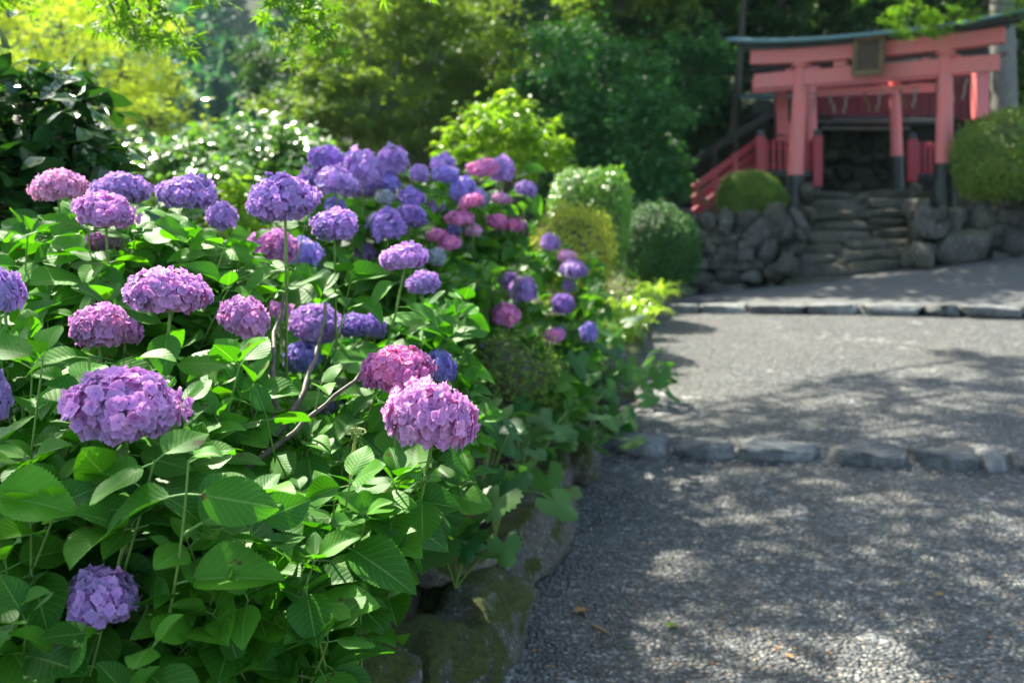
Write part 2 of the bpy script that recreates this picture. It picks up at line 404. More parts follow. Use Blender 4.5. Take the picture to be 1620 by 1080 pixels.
M['gilt'] = paint_mat('aged_gilt_carving', (.17, .10, .045), (.09, .055, .03), .6)
M['paper'] = paint_mat('white_paper', (.36, .30, .26), (.28, .22, .17), .9)
M['straw'] = paint_mat('straw_rope', (.22, .14, .07), (.15, .10, .05), .9)
M['concrete'] = paint_mat('pale_concrete', (.2, .2, .2), (.12, .12, .12), .9)
M['twig'] = bark_mat('dry_twig', (.18, .11, .07), (.30, .20, .13), 30)
M['deadleaf'] = leaf_mat('dead_leaf', (.20, .09, .035), (.34, .20, .07), .2, .8)
M['hill'] = None
def hill_mat():
    t = NT('forest_floor'); a = t.noise(.35, 8, .7); b = t.noise(2.5, 6, .7)
    col = t.mix(b, t.ramp(a, [(.35, (.012, .03, .010)), (.65, (.04, .07, .02))]), (.03, .04, .015))
    return t.finish(t.pbr(col, .95, t.bump(t.math('ADD', a, t.math('MULTIPLY', b, .4)), 1., 1.)))
M['hill'] = hill_mat()
# ------------------------------------------------------------------ leaf templates
def tmpl_hyd(nr, nc, fold, droop, wid, seed, petiole=True):
    g = np.random.default_rng(seed); t = np.linspace(0, 1, nr); s = np.linspace(-1, 1, nc)
    w = wid*np.sin(np.pi*np.clip(t, 0, 1)**.78)**.82*(1-.12*t**3); w[0] = .012; w[-1] = .002
    T, Sg = np.meshgrid(t, s, indexing='ij'); Wd = np.repeat(w[:, None], nc, 1).copy(); Y = T.copy()
    if nr > 20:
        saw = ((np.arange(nr) % 2) == 0)*1.0; e = (np.abs(s) > .99)
        Wd[:, e] *= (1+.075*saw[:, None])*.985; Y[:, e] += (.012*saw[:, None])*(T[:, e] < .97)
    X = Wd*Sg; a = np.abs(Sg)
    ripple = .0022*np.sin(2*np.pi*(T-.31*a**.85)*9.)*a*(1-a*.3) if nr > 20 else 0
    Z = fold*a*Wd/ wid*.3 - droop*T**2 + ripple + .02*np.sin(T*5+g.uniform(0, 6))*Sg + .02*np.sin(T*9+g.uniform(0, 6))*a*a
    Y = Y-droop*.35*T**2
    V = np.stack([X, Y, Z], -1).reshape(-1, 3); F = grid_faces(nr, nc); uv = np.stack([Sg*.5+.5, T], -1).reshape(-1, 2)
    Fs = [F]
    if petiole:
        k = 5; an = np.arange(k)/k*6.283; n0 = len(V)
        rings = []
        for y, z, r in ((-.2, -.05, .016), (-.1, -.02, .013), (.01, .0, .014)):
            rings.append(np.stack([np.cos(an)*r, np.full(k, y), z-.004+np.sin(an)*r], 1))
        V = np.concatenate([V]+rings); uv = np.concatenate([uv, np.full((3*k, 2), .5)])
        q = [[n0+i*k+j, n0+i*k+(j+1) % k, n0+(i+1)*k+(j+1) % k, n0+(i+1)*k+j] for i in range(2) for j in range(k)]
        Fs = [np.concatenate([F, np.array(q)])]
        V = V+np.array([0, .2, .05])
    return V, Fs, uv
LEAF_HI = [tmpl_hyd(46, 9, f, d, w, i) for i, (f, d, w) in enumerate([(.3, .10, .34), (.55, .20, .32), (.12, .03, .36), (.4, .30, .34), (-.15, .14, .35), (.65, .12, .32)])]
LEAF_MID = [tmpl_hyd(9, 5, f, d, w, i, False) for i, (f, d, w) in enumerate([(.5, .12, .33), (.9, .28, .32), (.25, .05, .36), (.7, .42, .33)])]
def tmpl_simple(w=.3, fold=.15, droop=.12):
    V = np.array([[0, 0, 0], [-w, .4, fold*w], [0, .45, 0], [w, .4, fold*w], [-w*.7, .75, fold*w-droop*.5], [0, .8, -droop*.5], [w*.7, .75, fold*w-droop*.5], [0, 1.05, -droop]])
    F3 = np.array([[0, 2, 1], [0, 3, 2], [4, 5, 7], [5, 6, 7]]); F4 = np.array([[1, 2, 5, 4], [2, 3, 6, 5]])
    uv = np.stack([V[:, 0]+.5, V[:, 1]], 1); return V, [F3, F4], uv
LEAF_S = tmpl_simple(); LEAF_SLIM = tmpl_simple(.16, .2, .2)
def tmpl_quad(w=.34):
    V = np.array([[0, 0, 0], [w, .5, .08], [0, 1, -.08], [-w, .5, .08]]); return V, [np.array([[0, 1, 2, 3]])], V[:, :2]+[.5, 0]
LEAF_Q = tmpl_quad()
def tmpl_star(n=7, deep=.38):
    V = [[0, .0, 0]]; 
    angs = np.linspace(-125, 125, n); L = .55+.45*np.cos(np.radians(angs)/1.55)
    for i, (a, l) in enumerate(zip(angs, L)):
        if i: 
            m = math.radians((angs[i-1]+a)/2); V.append([math.sin(m)*deep*.8, math.cos(m)*deep*.8, .02])
        a = math.radians(a); V.append([math.sin(a-.13)*l*.55, math.cos(a-.13)*l*.55, .0]); V.append([math.sin(a)*l, math.cos(a)*l, -.14*l]); V.append([math.sin(a+.13)*l*.55, math.cos(a+.13)*l*.55, .0])
    V = np.array(V)*.6; V[:, 1] += .15
    F = np.array([[0, i+1, i] for i in range(1, len(V)-1)])
    return V, [F], V[:, :2]+[.5, 0]
LEAF_STAR = tmpl_star()
def tmpl_palm():   # lobed, toothed palmate leaf of the ground plants
    V = [[0, .05, 0]]; k = 41
    for i in range(k):
        a = math.radians(-150+300*i/(k-1)); l = .62+.38*abs(math.cos(a*1.55))**1.0*(1 if abs(a) < 2.2 else .8)
        l *= 1+.07*((i % 2)*2-1); V.append([math.sin(a)*l*.55, .1+math.cos(a)*l*.75, .05*math.cos(a*3.1)-.18*l*l*abs(math.sin(a))*.5-.1*max(0, math.cos(a))*l])
    V = np.array(V); F = np.array([[0, i+1, i] for i in range(1, k)]); return V, [F], np.stack([V[:, 0]+.5, V[:, 1]], 1)
LEAF_PALM = tmpl_palm()
# ------------------------------------------------------------------ hydrangea flower heads (shared meshes)
def sepal(nu, cup, ruffle, ph):
    u = np.linspace(-1, 1, nu); v = np.linspace(0, 1, nu); U_, V_ = np.meshgrid(u, v)
    w = .62*np.sin(np.pi*(.08+.80*V_)**.9)**.7; w[0] *= .3
    ex = 1-.22*(np.abs(U_)**2.5)*V_
    X = U_*w; Y = V_*ex
    Z = cup*(V_**2)*.5 + cup*.35*(U_*w)**2*2 + ruffle*np.sin(U_*3+V_*4+ph)*V_*.14 + ruffle*.05*np.sin(U_*7+ph)*V_
    return np.stack([X, Y, Z], -1).reshape(-1, 3), grid_faces(nu, nu), np.stack([U_*.5+.5, V_], -1).reshape(-1, 2)
def floret(nu, seed, eye=True):
    g = np.random.default_rng(seed); A = Acc(); cup = g.uniform(-.25, .75)
    for k in range(4):
        V, F, uv = sepal(nu, cup+g.uniform(-.3, .3), g.uniform(.3, 1.1), g.uniform(0, 6)); V = V*np.array([1, g.uniform(.85, 1.1), 1])*g.uniform(.88, 1.08)
        a = k*math.pi/2+g.uniform(-.16, .16); ti = g.uniform(-.12, .2)
        Rx = np.array([[1, 0, 0], [0, math.cos(ti), -math.sin(ti)], [0, math.sin(ti), math.cos(ti)]])
        V = V@(rotz(a)@Rx).T + np.array([0, 0, .03*(k % 2)])
        A.add(V, F, uv)
    if eye:
        V, F = ICO[1]; A.add(V*.085+np.array([0, 0, .09]), F, np.full((len(V), 2), -1.))
    V = np.concatenate(A.V); return V, [np.concatenate(f) for f in A.F.values()], np.concatenate(A.uv)
FL_HI = [floret(6, i) for i in range(8)]; FL_LO = [floret(3, 20+i, False) for i in range(5)]
def head_mesh(n, fl, size, seed, mat, low=-.45, asp=.65):
    g = np.random.default_rng(seed); A = Acc()
    i = np.arange(n)+.5; z = 1-i/n*(1-low); ph = i*2.39996+g.uniform(0, 6)
    rr = np.sqrt(1-z*z); N = np.stack([rr*np.cos(ph), rr*np.sin(ph), z], 1); N = unit(N+g.normal(size=(n, 3))*.07)
    big = 1+lump(N, .12, 3.4, seed)
    fullness = np.where(z < 0, 1+z*.25, 1.)
    pos = N*(g.uniform(.78, 1.03, n)*big*fullness)[:, None]
    Nn = unit(N+g.normal(size=(n, 3))*.30+np.array([0, 0, .12])); a = np.cross(Nn, unit(g.normal(size=(n, 3))))
    # squash happens through object scale; keep florets round by pre-compensating
    R = frames(a, Nn); sc = size*g.uniform(.82, 1.15, n); rn = g.random(n)
    which = g.integers(0, len(fl), n)
    B = Acc()
    for k in range(len(fl)):
        m = which == k; B.inst(fl[k], R[m], pos[m]*np.array([1, 1, asp]), sc[m], rn[m])
    # inner sparse layer + stalks
    m = n//2; zi = g.uniform(low, 1, m); pi_ = g.uniform(0, 6.28, m); ri = np.sqrt(1-zi*zi); Ni = np.stack([ri*np.cos(pi_), ri*np.sin(pi_), zi], 1)
    B.inst(fl[0], frames(np.cross(Ni, rdir(m)), Ni), Ni*.74*np.array([1, 1, asp]), np.full(m, size*.95), g.random(m)*.5)
    for j in range(9):
        an = j*2.4; p1 = np.array([math.cos(an)*.6, math.sin(an)*.6, .15*asp]); tube(B, bez(np.array([0, 0, -asp*.75]), np.array([0, 0, -.1]), p1, 5), .028, 4)
        B.uv[-1] = np.full_like(B.uv[-1], -2.)
    ob = B.build('flower_head', mat, None, (0, 0, 0)); return ob
HEADS_HI = [head_mesh(int(n), FL_HI, s, 100+i, M['petal'], lo) for i, (n, s, lo) in enumerate([(320, .150, -.75), (280, .158, -.6), (260, .17, -.8), (270, .16, -.55)])]
HEADS_SM = [head_mesh(int(n), FL_HI, s, 200+i, M['petal'], lo) for i, (n, s, lo) in enumerate([(130, .225, -.65), (145, .21, -.5)])]
HEADS_LO = [head_mesh(80, FL_LO, .27, 300+i, M['petal_far'], -.6, .8) for i in range(3)]
PROTO = HEADS_HI+HEADS_SM+HEADS_LO
COL = dict(orchid=(.66, .30, .68), lilac=(.64, .36, .78), pinklilac=(.76, .33, .66), violet=(.45, .27, .68), deep=(.30, .17, .60), blue=(.27, .23, .68),
           magenta=(.76, .20, .52), purple=(.52, .22, .60), pink=(.84, .24, .56), rose=(.68, .16, .38), pale=(.42, .48, .50), mauve=(.66, .27, .60), palepink=(.76, .38, .62))
CENTER_GUARD = []
def hydrangea(label, base, heads, fills, near=True, nleaf=(3, 4), lsize=.13, seed=1, extra=None):
    global rng
    rng = np.random.default_rng(seed)
    root = empty('hydrangea_bush', base, label, 'hydrangea', 'hydrangea bushes along the garden bed')
    base = np.array(base, float); st = Acc(); tmpls = LEAF_HI if near else LEAF_MID
    Lp, La, Ln, Ls = [], [], [], []
    k = 0
    hp = []
    for h in heads:
        px, py, w, hh, d, cname = h[:6]; c = P(px, py, d); rw = w/FPX*d/2; rh = hh/FPX*d/2; hp.append((c, rw, rh, cname, w, py))
    tips = []
    for (c, rw, rh, cname, w, py) in hp:
        if cname is None: continue
        top = c-np.array([0, 0, rh*.7]); tips.append((top, True, rw))
        src = (HEADS_LO if not near and w < 70 else (HEADS_SM if rw < .055 else HEADS_HI)); src = src[int(rng.integers(len(src)))]
        ob = src.copy(); S.collection.objects.link(ob); ob.parent = root; ob.location = Vector(c-base-np.array([0, 0, rh*.08]))
        asp = .8 if src in HEADS_LO else .65
        ob.scale = (rw*.93, rw*.93, rh*1.0/asp)
        ob.rotation_euler = (rng.uniform(-.18, .18), rng.uniform(-.22, .22), rng.uniform(0, 6.28))
        cc = np.array(COL[cname])*rng.uniform(.92, 1.08); ob.color = (*cc, 1)
        if py > 0: ob['label'] = {'magenta': 'magenta pink mophead flower', 'pink': 'pink mophead flower', 'rose': 'deep rose mophead flower', 'pale': 'pale greenish blue unopened mophead', 'blue': 'blue violet mophead flower', 'deep': 'deep violet mophead flower', 'violet': 'violet mophead flower', 'lilac': 'light lilac mophead flower', 'orchid': 'orchid purple mophead flower', 'pinklilac': 'pink and lilac mophead flower', 'purple': 'purple mophead flower', 'mauve': 'mauve mophead flower', 'palepink': 'faded pale pink mophead flower'}[cname]
        k += 1
    for (x0, x1, y0, y1, d0, d1, n) in fills:
        for i in range(n):
            px = rng.uniform(x0, x1); py = rng.uniform(y0, y1); d = d0+(d1-d0)*rng.random()**1.2
            p = P(px, py, d)
            if p[2] < base[2]+.03: continue
            tips.append((p, False, .0))
    for (top, hashead, rw) in tips:
        b = base+np.array([rng.normal()*.10, rng.normal()*.10, 0]); L = np.linalg.norm(top-b)
        ctrl = top*.62+b*.38; ctrl[2] = b[2]+(top[2]-b[2])*(.25 if hashead else .35); ctrl += rng.normal(size=3)*.05*L
        if hashead: ctrl[:2] = top[:2]*.8+b[:2]*.2; 
        pts = bez(b, ctrl, top, 14)
        if not hashead:
            x, y, d = proj(pts[4:]); bad = False
            for (hx, hy, hw, hh, hd) in CENTER_GUARD: bad |= bool(((((x-hx)/(hw+4))**2+((y-hy)/(hh+4))**2 < 1) & (d < hd+.05)).any())
            if bad: continue
        rad = np.linspace(.0055, .0030 if hashead else .0015, 14)
        tube(st, pts, rad, 6, rng.random())
        seg = np.linalg.norm(np.diff(pts, axis=0), axis=1); cum = np.concatenate([[0], np.cumsum(seg)]); tot = cum[-1]
        az = rng.uniform(0, 6.28); dist = .004 if not hashead else .02+rw*.15
        if not hashead:
            for side in (0, 1):
                aa = az+1.57+side*math.pi; el = rng.uniform(.35, 1.1); Lp.append(top); La.append([math.cos(aa)*math.cos(el), math.sin(aa)*math.cos(el), math.sin(el)]); Ln.append([0, -.3, 1.]); Ls.append(lsize*rng.uniform(.35, .55))
        sz = lsize*(.62 if not hashead else .7)
        for lev in range(int(rng.integers(nleaf[0], nleaf[1]+1))+(2 if hashead and near else 0)):
            s = tot-dist
            if s < tot*.12: break
            q = np.array([np.interp(s, cum, pts[:, j]) for j in range(3)])
            for side in (0, 1):
                aa = az+side*math.pi+rng.normal()*.25; el = rng.uniform(-.62, .40) if lev else rng.uniform(-.4, .7)
                if hashead and lev == 0: el = rng.uniform(-.9, -.1)
                a = np.array([math.cos(aa)*math.cos(el), math.sin(aa)*math.cos(el), math.sin(el)])
                nn = np.array([0, 0, 1.])+rng.normal(size=3)*.32+np.array([0, -.5, 0])
                Lp.append(q); La.append(a); Ln.append(nn); Ls.append(sz*rng.uniform(.8, 1.2))
            az += math.pi/2+rng.normal()*.2; dist += rng.uniform(.045, .09)*(lsize/.13); sz = min(lsize*1.1, sz*1.3)
    Lp, La, Ln, Ls = map(np.array, (Lp, La, Ln, Ls))
    # leaves never cover a flower head that is in the open
    keep = np.ones(len(Lp), bool)
    lat = unit(np.cross(La, Ln))
    for fr, sd in ((.2, 0), (.5, 0), (.8, 0), (1.15, 0), (.45, .3), (.45, -.3), (.8, .25), (.8, -.25)):
        q = Lp+La*Ls[:, None]*fr+lat*Ls[:, None]*sd; x, y, d = proj(q)
        for (hx, hy, hw, hh, hd) in CENTER_GUARD:
            keep &= ~((((x-hx)/(hw+5))**2+((y-hy)/(hh+4))**2 < 1) & (d < hd+.10))
        keep &= d > (1.22 if near else .75)
    Lp, La, Ln, Ls = Lp[keep], La[keep], Ln[keep], Ls[keep]
    A = Acc(); wh = rng.integers(0, len(tmpls), len(Lp)); rn = rng.random(len(Lp)); R = frames(La, Ln)
    for j in range(len(tmpls)):
        m = wh == j; wj = rng.uniform(.85, 1.15, m.sum()); A.inst(tmpls[j], R[m], Lp[m], np.stack([Ls[m]*wj, Ls[m], Ls[m]], 1), rn[m])
    A.build('foliage', M['leaf'] if near else M['leaf_mid'], root)
    if extra: extra(st, base)
    st.build('stems', M['stem'], root)
    return root
# ------------------------------------------------------------------ trees and shrubs
def foliage(acc, clusters, nsub, nleaf, size, T, sub_r=.3, flat=.45, up=.8, shell=.5, nb=(0, 0, 0)):
    """leaves in sub-clumps spread through a set of ellipsoids (cx,cy,cz,rx,ry,rz); returns clump centres"""
    cl = np.array(clusters, float); wgt = (cl[:, 3]*cl[:, 4]*cl[:, 5])**.67; wgt /= wgt.sum(); subs = []
    for c, w in zip(cl, wgt):
        n = max(2, int(nsub*w)); d = rdir(n); rad = (shell+(1-shell)*rng.random(n)**.5); p = c[:3]+d*rad[:, None]*c[3:6]
        subs.append(np.concatenate([p, np.full((n, 1), (c[3]*c[4]*c[5])**.33*sub_r)], 1))
    subs = np.concatenate(subs); m = len(subs); per = rng.integers(max(1, int(nleaf/m*.4)), int(nleaf/m*1.6)+2, m)
    idx = np.repeat(np.arange(m), per); n = len(idx)
    off = rng.normal(size=(n, 3))*subs[idx, 3:4]*.6*rng.uniform(.6, 1.3, m)[idx][:, None]; off[:, 2] *= flat
    tilt = rng.normal(size=(m, 3))*.35; off[:, 2] += (off*tilt[idx]).sum(1)
    pos = subs[idx, :3]+off
    a = rng.normal(size=(n, 3)); a[:, 2] = a[:, 2]*.35-.25; nn = np.array([0, 0, up])+np.array(nb)+rng.normal(size=(n, 3))*.45
    R = frames(a, nn); sc = size*rng.uniform(.6, 1.3, n); rv = np.clip(rng.random(m)[idx]*.6+rng.random(n)*.4, 0, 1)
    acc.inst(T, R, pos, sc, rv); return subs
def tree(name, label, cat, base, clusters, nsub, nleaf, size, T, mat, tr=.15, bark='bark', group=None, sub_r=.3, flat=.45, up=.8, shell=.5, seed=1, trunk_top=None, lean=None, limb=.35, smin=3, nb=(0, 0, 0), crown_name='crown', trunk_name='trunk'):
    global rng
    rng = np.random.default_rng(seed); base = np.array(base, float)
    root = empty(name, base, label, cat, group); A = Acc(); subs = foliage(A, clusters, nsub, nleaf, size, T, sub_r, flat, up, shell, nb); A.build(crown_name, mat, root, smooth=False)
    B = Acc(); cl = np.array(clusters); cen = (cl[:, :3]*cl[:, 3:4]).sum(0)/cl[:, 3].sum()
    top = np.array(trunk_top) if trunk_top is not None else np.array([cen[0], cen[1], cen[2]+cl[:, 5].mean()*.4])
    mid = (base+top)/2+np.array([rng.normal()*.12, rng.normal()*.12, 0])*np.linalg.norm(top-base)*.5
    pts = bez(base, mid, top, 14); k = np.linspace(0, 1, 14); rad = tr*(1-.8*k)*(1+.5*np.exp(-k*12)); tube(B, pts, rad, 10)
    for c in cl:
        s = int(np.clip(smin+rng.integers(0, 8), 0, 12)); q = pts[s]; e = c[:3]; tube(B, bez(q, q*.4+e*.6+np.array([0, 0, -.1*np.linalg.norm(e-q)]), e, 8), np.linspace(rad[s]*limb*1.4, tr*.12, 8), 6)
        near = subs[np.argsort(((subs[:, :3]-e)**2).sum(1))[:14:2]]
        for u in near: tube(B, bez(e, (e+u[:3])/2+rng.normal(size=3)*.05, u[:3], 5), np.linspace(tr*.12, tr*.03, 5), 4)
    B.build(trunk_name, M[bark], root); return root
def ell(px, py, d, wpx, hpx, depth=None):
    p = P(px, py, d); rx = wpx/FPX*d/2; rz = hpx/FPX*d/2; return (p[0], p[1], p[2], rx, depth or rx, rz)
def clipped(name, label, cat, c, r, n, size, mat, core, pw=2.6, seed=3, group=None, T=LEAF_S, base_z=.2, jit=.05, amp=.09, nb=(-.25, -.3, .3)):
    """clipped shrub: dense small leaves over a superellipsoid with a twiggy core"""
    global rng
    rng = np.random.default_rng(seed); c = np.array(c, float); r = np.array(r, float)
    root = empty(name, (c[0], c[1], base_z), label, cat, group)
    d = rdir(n); d = d[d[:, 2] > -.75]; k = (np.abs(d)**pw).sum(1)**(-1/pw); q = d*k[:, None]; q = q*(1+lump(q, amp, 4, seed)+rng.normal(size=len(q))*jit-np.abs(rng.normal(size=len(q)))*.05)[:, None]
    nn = unit(q/r)+np.array(nb)+rng.normal(size=q.shape)*.5; a = np.cross(nn, rdir(len(q)))+unit(q)*.5
    A = Acc(); A.inst(T, frames(a, nn), c+q*r, size*rng.uniform(.6, 1.3, len(q)), np.clip(lump(q, .35, 5, seed+1)+.45+rng.normal(size=len(q))*.2, 0, 1)); A.build('foliage', mat, root, smooth=False)
    V, F = ICO[3]; k = (np.abs(V)**pw).sum(1)**(-1/pw); q = V*k[:, None]*.86*(1+lump(V, .05, 6, seed))[:, None]
    B = Acc(); B.add(c+q*r, F); 
    for i in range(7): 
        an = i*.9; e = c+np.array([math.cos(an)*r[0]*.4, math.sin(an)*r[1]*.4, -r[2]*.5]); tube(B, bez(np.array([c[0], c[1], base_z-.05]), (e+c)/2-np.array([0, 0, r[2]*.5]), e, 5), .02, 5)
    B.build('branches', M[core], root); return root
# ================================================================== SETTING
C0 = G(790, 1080, 0.); U2 = np.array([.209, .978, 0]); U2 /= np.linalg.norm(U2); V2 = np.array([U2[1], -U2[0], 0])
def PL(u, v, z=0): p = C0+U2*u+V2*v; return np.array([p[0], p[1], z])    # path coordinates: u along the kerb line, v to the right
def uv_of(p): q = np.asarray(p)-C0; return q@U2, q@V2
K1 = 2.74; K2 = 8.42
def path_z(u):
    u = np.asarray(u, float); z = -.02+.02*u
    z = np.where(u > K1, .095+(u-K1)*.020, z); return z
def ground_z(x, y):
    az = x/np.maximum(y, 1.); f = np.clip((az+.19)/.10, 0, 1); f = f*f*(3-2*f)
    near = np.clip((y-19)/6, 0, 1)
    z = -.12+.03*np.clip(y-6, 0, 12)
    z = z+f*np.maximum(y-19, 0)*.62+(1-f)*np.maximum(y-40, 0)*.0+np.maximum(y-75, 0)*.62*(1-f)
    return z+lumpxy(x, y)*near*.6
def lumpxy(x, y):
    return np.sin(x*.31+1.2)*np.cos(y*.27)+.6*np.sin(x*.83+y*.61)+.35*np.sin(x*1.7-y*1.3)
xs = np.concatenate([np.linspace(-160, -24, 50), np.linspace(-22, 34, 80), np.linspace(36, 170, 50)]); ys = np.concatenate([np.linspace(-30, 30, 70), np.linspace(32, 190, 80)])
X, Y = np.meshgrid(xs, ys, indexing='xy'); Z = ground_z(X, Y)
A = Acc(); A.add(np.stack([X, Y, Z], -1).reshape(-1, 3), grid_faces(len(ys), len(xs))); tag(A.build('ground', M['hill']), kind='structure')
# gravel path, two ramped bays
def sheet(name, mat, u0, u1, v0, v1, zf, nu, nv):
    uu = np.linspace(u0, u1, nu); vv = np.linspace(v0, v1, nv); UU, VV = np.meshgrid(uu, vv, indexing='ij')
    p = C0[None, None]+UU[..., None]*U2+VV[..., None]*V2; p[..., 2] = zf(UU, VV)
    A = Acc(); A.add(p.reshape(-1, 3), grid_faces(nu, nv)[:, ::-1]); return A.build(name, mat)
slope = lambda U_, V_: path_z(U_)-.012*V_+.006*np.sin(U_*2.1)*np.cos(V_*1.7)
tag(sheet('path', M['gravel'], -5, K1+.02, -.5, 9, slope, 40, 40), kind='structure')
tag(sheet('path', M['gravel'], K1+.03, K2+.02, -.5, 9, slope, 50, 40), kind='structure')
# asphalt road crossing above the second kerb, climbing to the right
WL = G(1085, 456, .21); WR = G(1620, 400, .64)
def wall_z(v): return .19+(v-1.0)*.12
def road_z(U_, V_):
    a = .262-.0*V_; b = wall_z(V_); t = np.clip((U_-K2)/3.2, 0, 1); t = t*t*(3-2*t); return a*(1-t)+b*t
tag(sheet('road', M['asphalt'], K2+.03, K2+8, -3.5, 14, road_z, 40, 50), kind='structure')
# raised garden bed
uu = np.linspace(-4, 13.5, 120); vv = np.concatenate([np.linspace(-14, -1.5, 40), np.linspace(-1.45, -.30, 24)]); UU, VV = np.meshgrid(uu, vv, indexing='ij')
p = C0[None, None]+UU[..., None]*U2+VV[..., None]*V2
bz = .30+.03*np.sin(UU*3.1+VV*2)+.02*np.sin(UU*7-VV*9)+.012*np.sin(UU*17+VV*13)+.012*UU; bz = np.where(VV < -2, bz+(-VV-2)*.02, bz)
bz = np.where(UU > 12.5, bz-(UU-12.5)*.5, bz); bz[:, -1] -= .25
p[..., 2] = bz; A = Acc(); A.add(p.reshape(-1, 3), grid_faces(len(uu), len(vv))[:, ::-1]); tag(A.build('garden_bed', M['soil']), kind='structure')
def bedz(u): return .30+.012*u
# border rocks between bed and path
rng = np.random.default_rng(5); u = -2.6; i = 0; vis = 0
LB = ['mossy angular border rock nearest the camera at the picture bottom', 'grey and white lichened border rock with a mossy right side, near the front', 'long moss covered border rock behind the lichened one', 'low mossy border rock beside the first kerb row', 'border rock under the lobed leaves']
while u < 9.0:
    L = rng.uniform(.42, .78); wd = rng.uniform(.22, .32); hgt = rng.uniform(.34, .46)*(1 if u < 3 else .8)
    A = Acc(); c = PL(u+L/2, -wd*.5-.0+rng.normal()*.02, 0); c[2] = path_z(u)+hgt*.5-.10
    ang = math.atan2(U2[1], U2[0])+rng.normal()*.10
    rock(A, c, (L*1.04, wd*1.25, hgt), 40+i, rotz(ang)@roty(rng.normal()*.08), 4, .5, .22, cut=(.62, .9))
    px, py, d = proj(c)
    if py < 1110: vis += 1
    ORD = ['first', 'second', 'third', 'fourth', 'fifth', 'sixth', 'seventh', 'eighth', 'ninth', 'tenth', 'eleventh', 'twelfth', 'thirteenth', 'fourteenth', 'fifteenth', 'sixteenth', 'seventeenth', 'eighteenth', 'nineteenth', 'twentieth', 'twenty first', 'twenty second', 'twenty third']
    lab = f'mossy grey edging rock between flower bed and path, {ORD[vis-1]} counted from the picture bottom' if vis else f'edging rock of the flower bed, {ORD[i]} of those nearer than the picture bottom'
    tag(A.build('border_rock', M['border']), lab, 'rock', 'rocks edging the flower bed'); u += L+.01; i += 1
# second, inner run of low stones (double edging seen at the front)
for j, (px, py, w, z) in enumerate([(640, 1060, .45, .27), (700, 870, .3, .30), (560, 1075, .32, .33)]):
    A = Acc(); c = G(px, py, z); rock(A, c+np.array([0, .05, -.03]), (w, .26, .16), 80+j, rotz(.5), 4, .6, .15)
    tag(A.build('flat_rock', M['border']), ['pale flat rock half sunk in soil behind the front border rocks', 'small sunken rock in the bare soil below the lobed leaves', 'flat mossy slab under the lowest hydrangea leaves at the picture bottom'][j], 'rock', 'rocks sunk in the bed')
# kerb stones
def kerb_row(uk, z, ws, v0, seed, labels, group, hh, dd):
    v = v0
    for j, w in enumerate(ws):
        A = Acc(); c = PL(uk, v+w/2, z(v+w/2)); rock(A, c, (dd, w*1.03, hh), seed+j, rotz(math.atan2(U2[1], U2[0])+.02*math.sin(j*3)), 4, .28, .05, cut=(.86, .99))
        tag(A.build('kerb_stone', M['kerb']), labels[j], 'kerb stone', group); v += w+.03
kerb_row(K1, lambda v: .062-.012*v, [.30, .33, .42, .40, .33, .12, .34, .4, .38, .4], .06, 500,
  ['dark kerb stone at the left end of the near row, partly under leaves', 'rounded pale blue grey kerb stone, second from left in the near row', 'long blue grey kerb stone, third from left in the near row', 'long grey kerb stone, fourth from left in the near row', 'low tapering kerb stone, fifth from left in the near row', 'tiny filler kerb stone near the right edge of the near row', 'kerb stone cut by the right picture edge in the near row', 'kerb stone of the near row beyond the right picture edge', 'further kerb stone of the near row beyond the right picture edge', 'last kerb stone of the near row beyond the right picture edge'], 'kerb stones of the near row', .13, .27)
kerb_row(K2, lambda v: .222, [.36, .50, .58, .52, .62, .34, .56, .5, .5], .02, 540,
  ['short pale kerb stone at the left end of the far row', 'pale kerb stone, second from left in the far row', 'long sunlit kerb stone, third from left in the far row', 'sunlit kerb stone in the middle of the far row', 'longest kerb stone of the far row, right of its middle', 'short dark fronted kerb stone in the right half of the far row', 'shaded kerb stone at the right end of the far row', 'kerb stone of the far row beyond the right picture edge', 'last kerb stone of the far row beyond the right picture edge'], 'kerb stones of the far row', .14, .30)
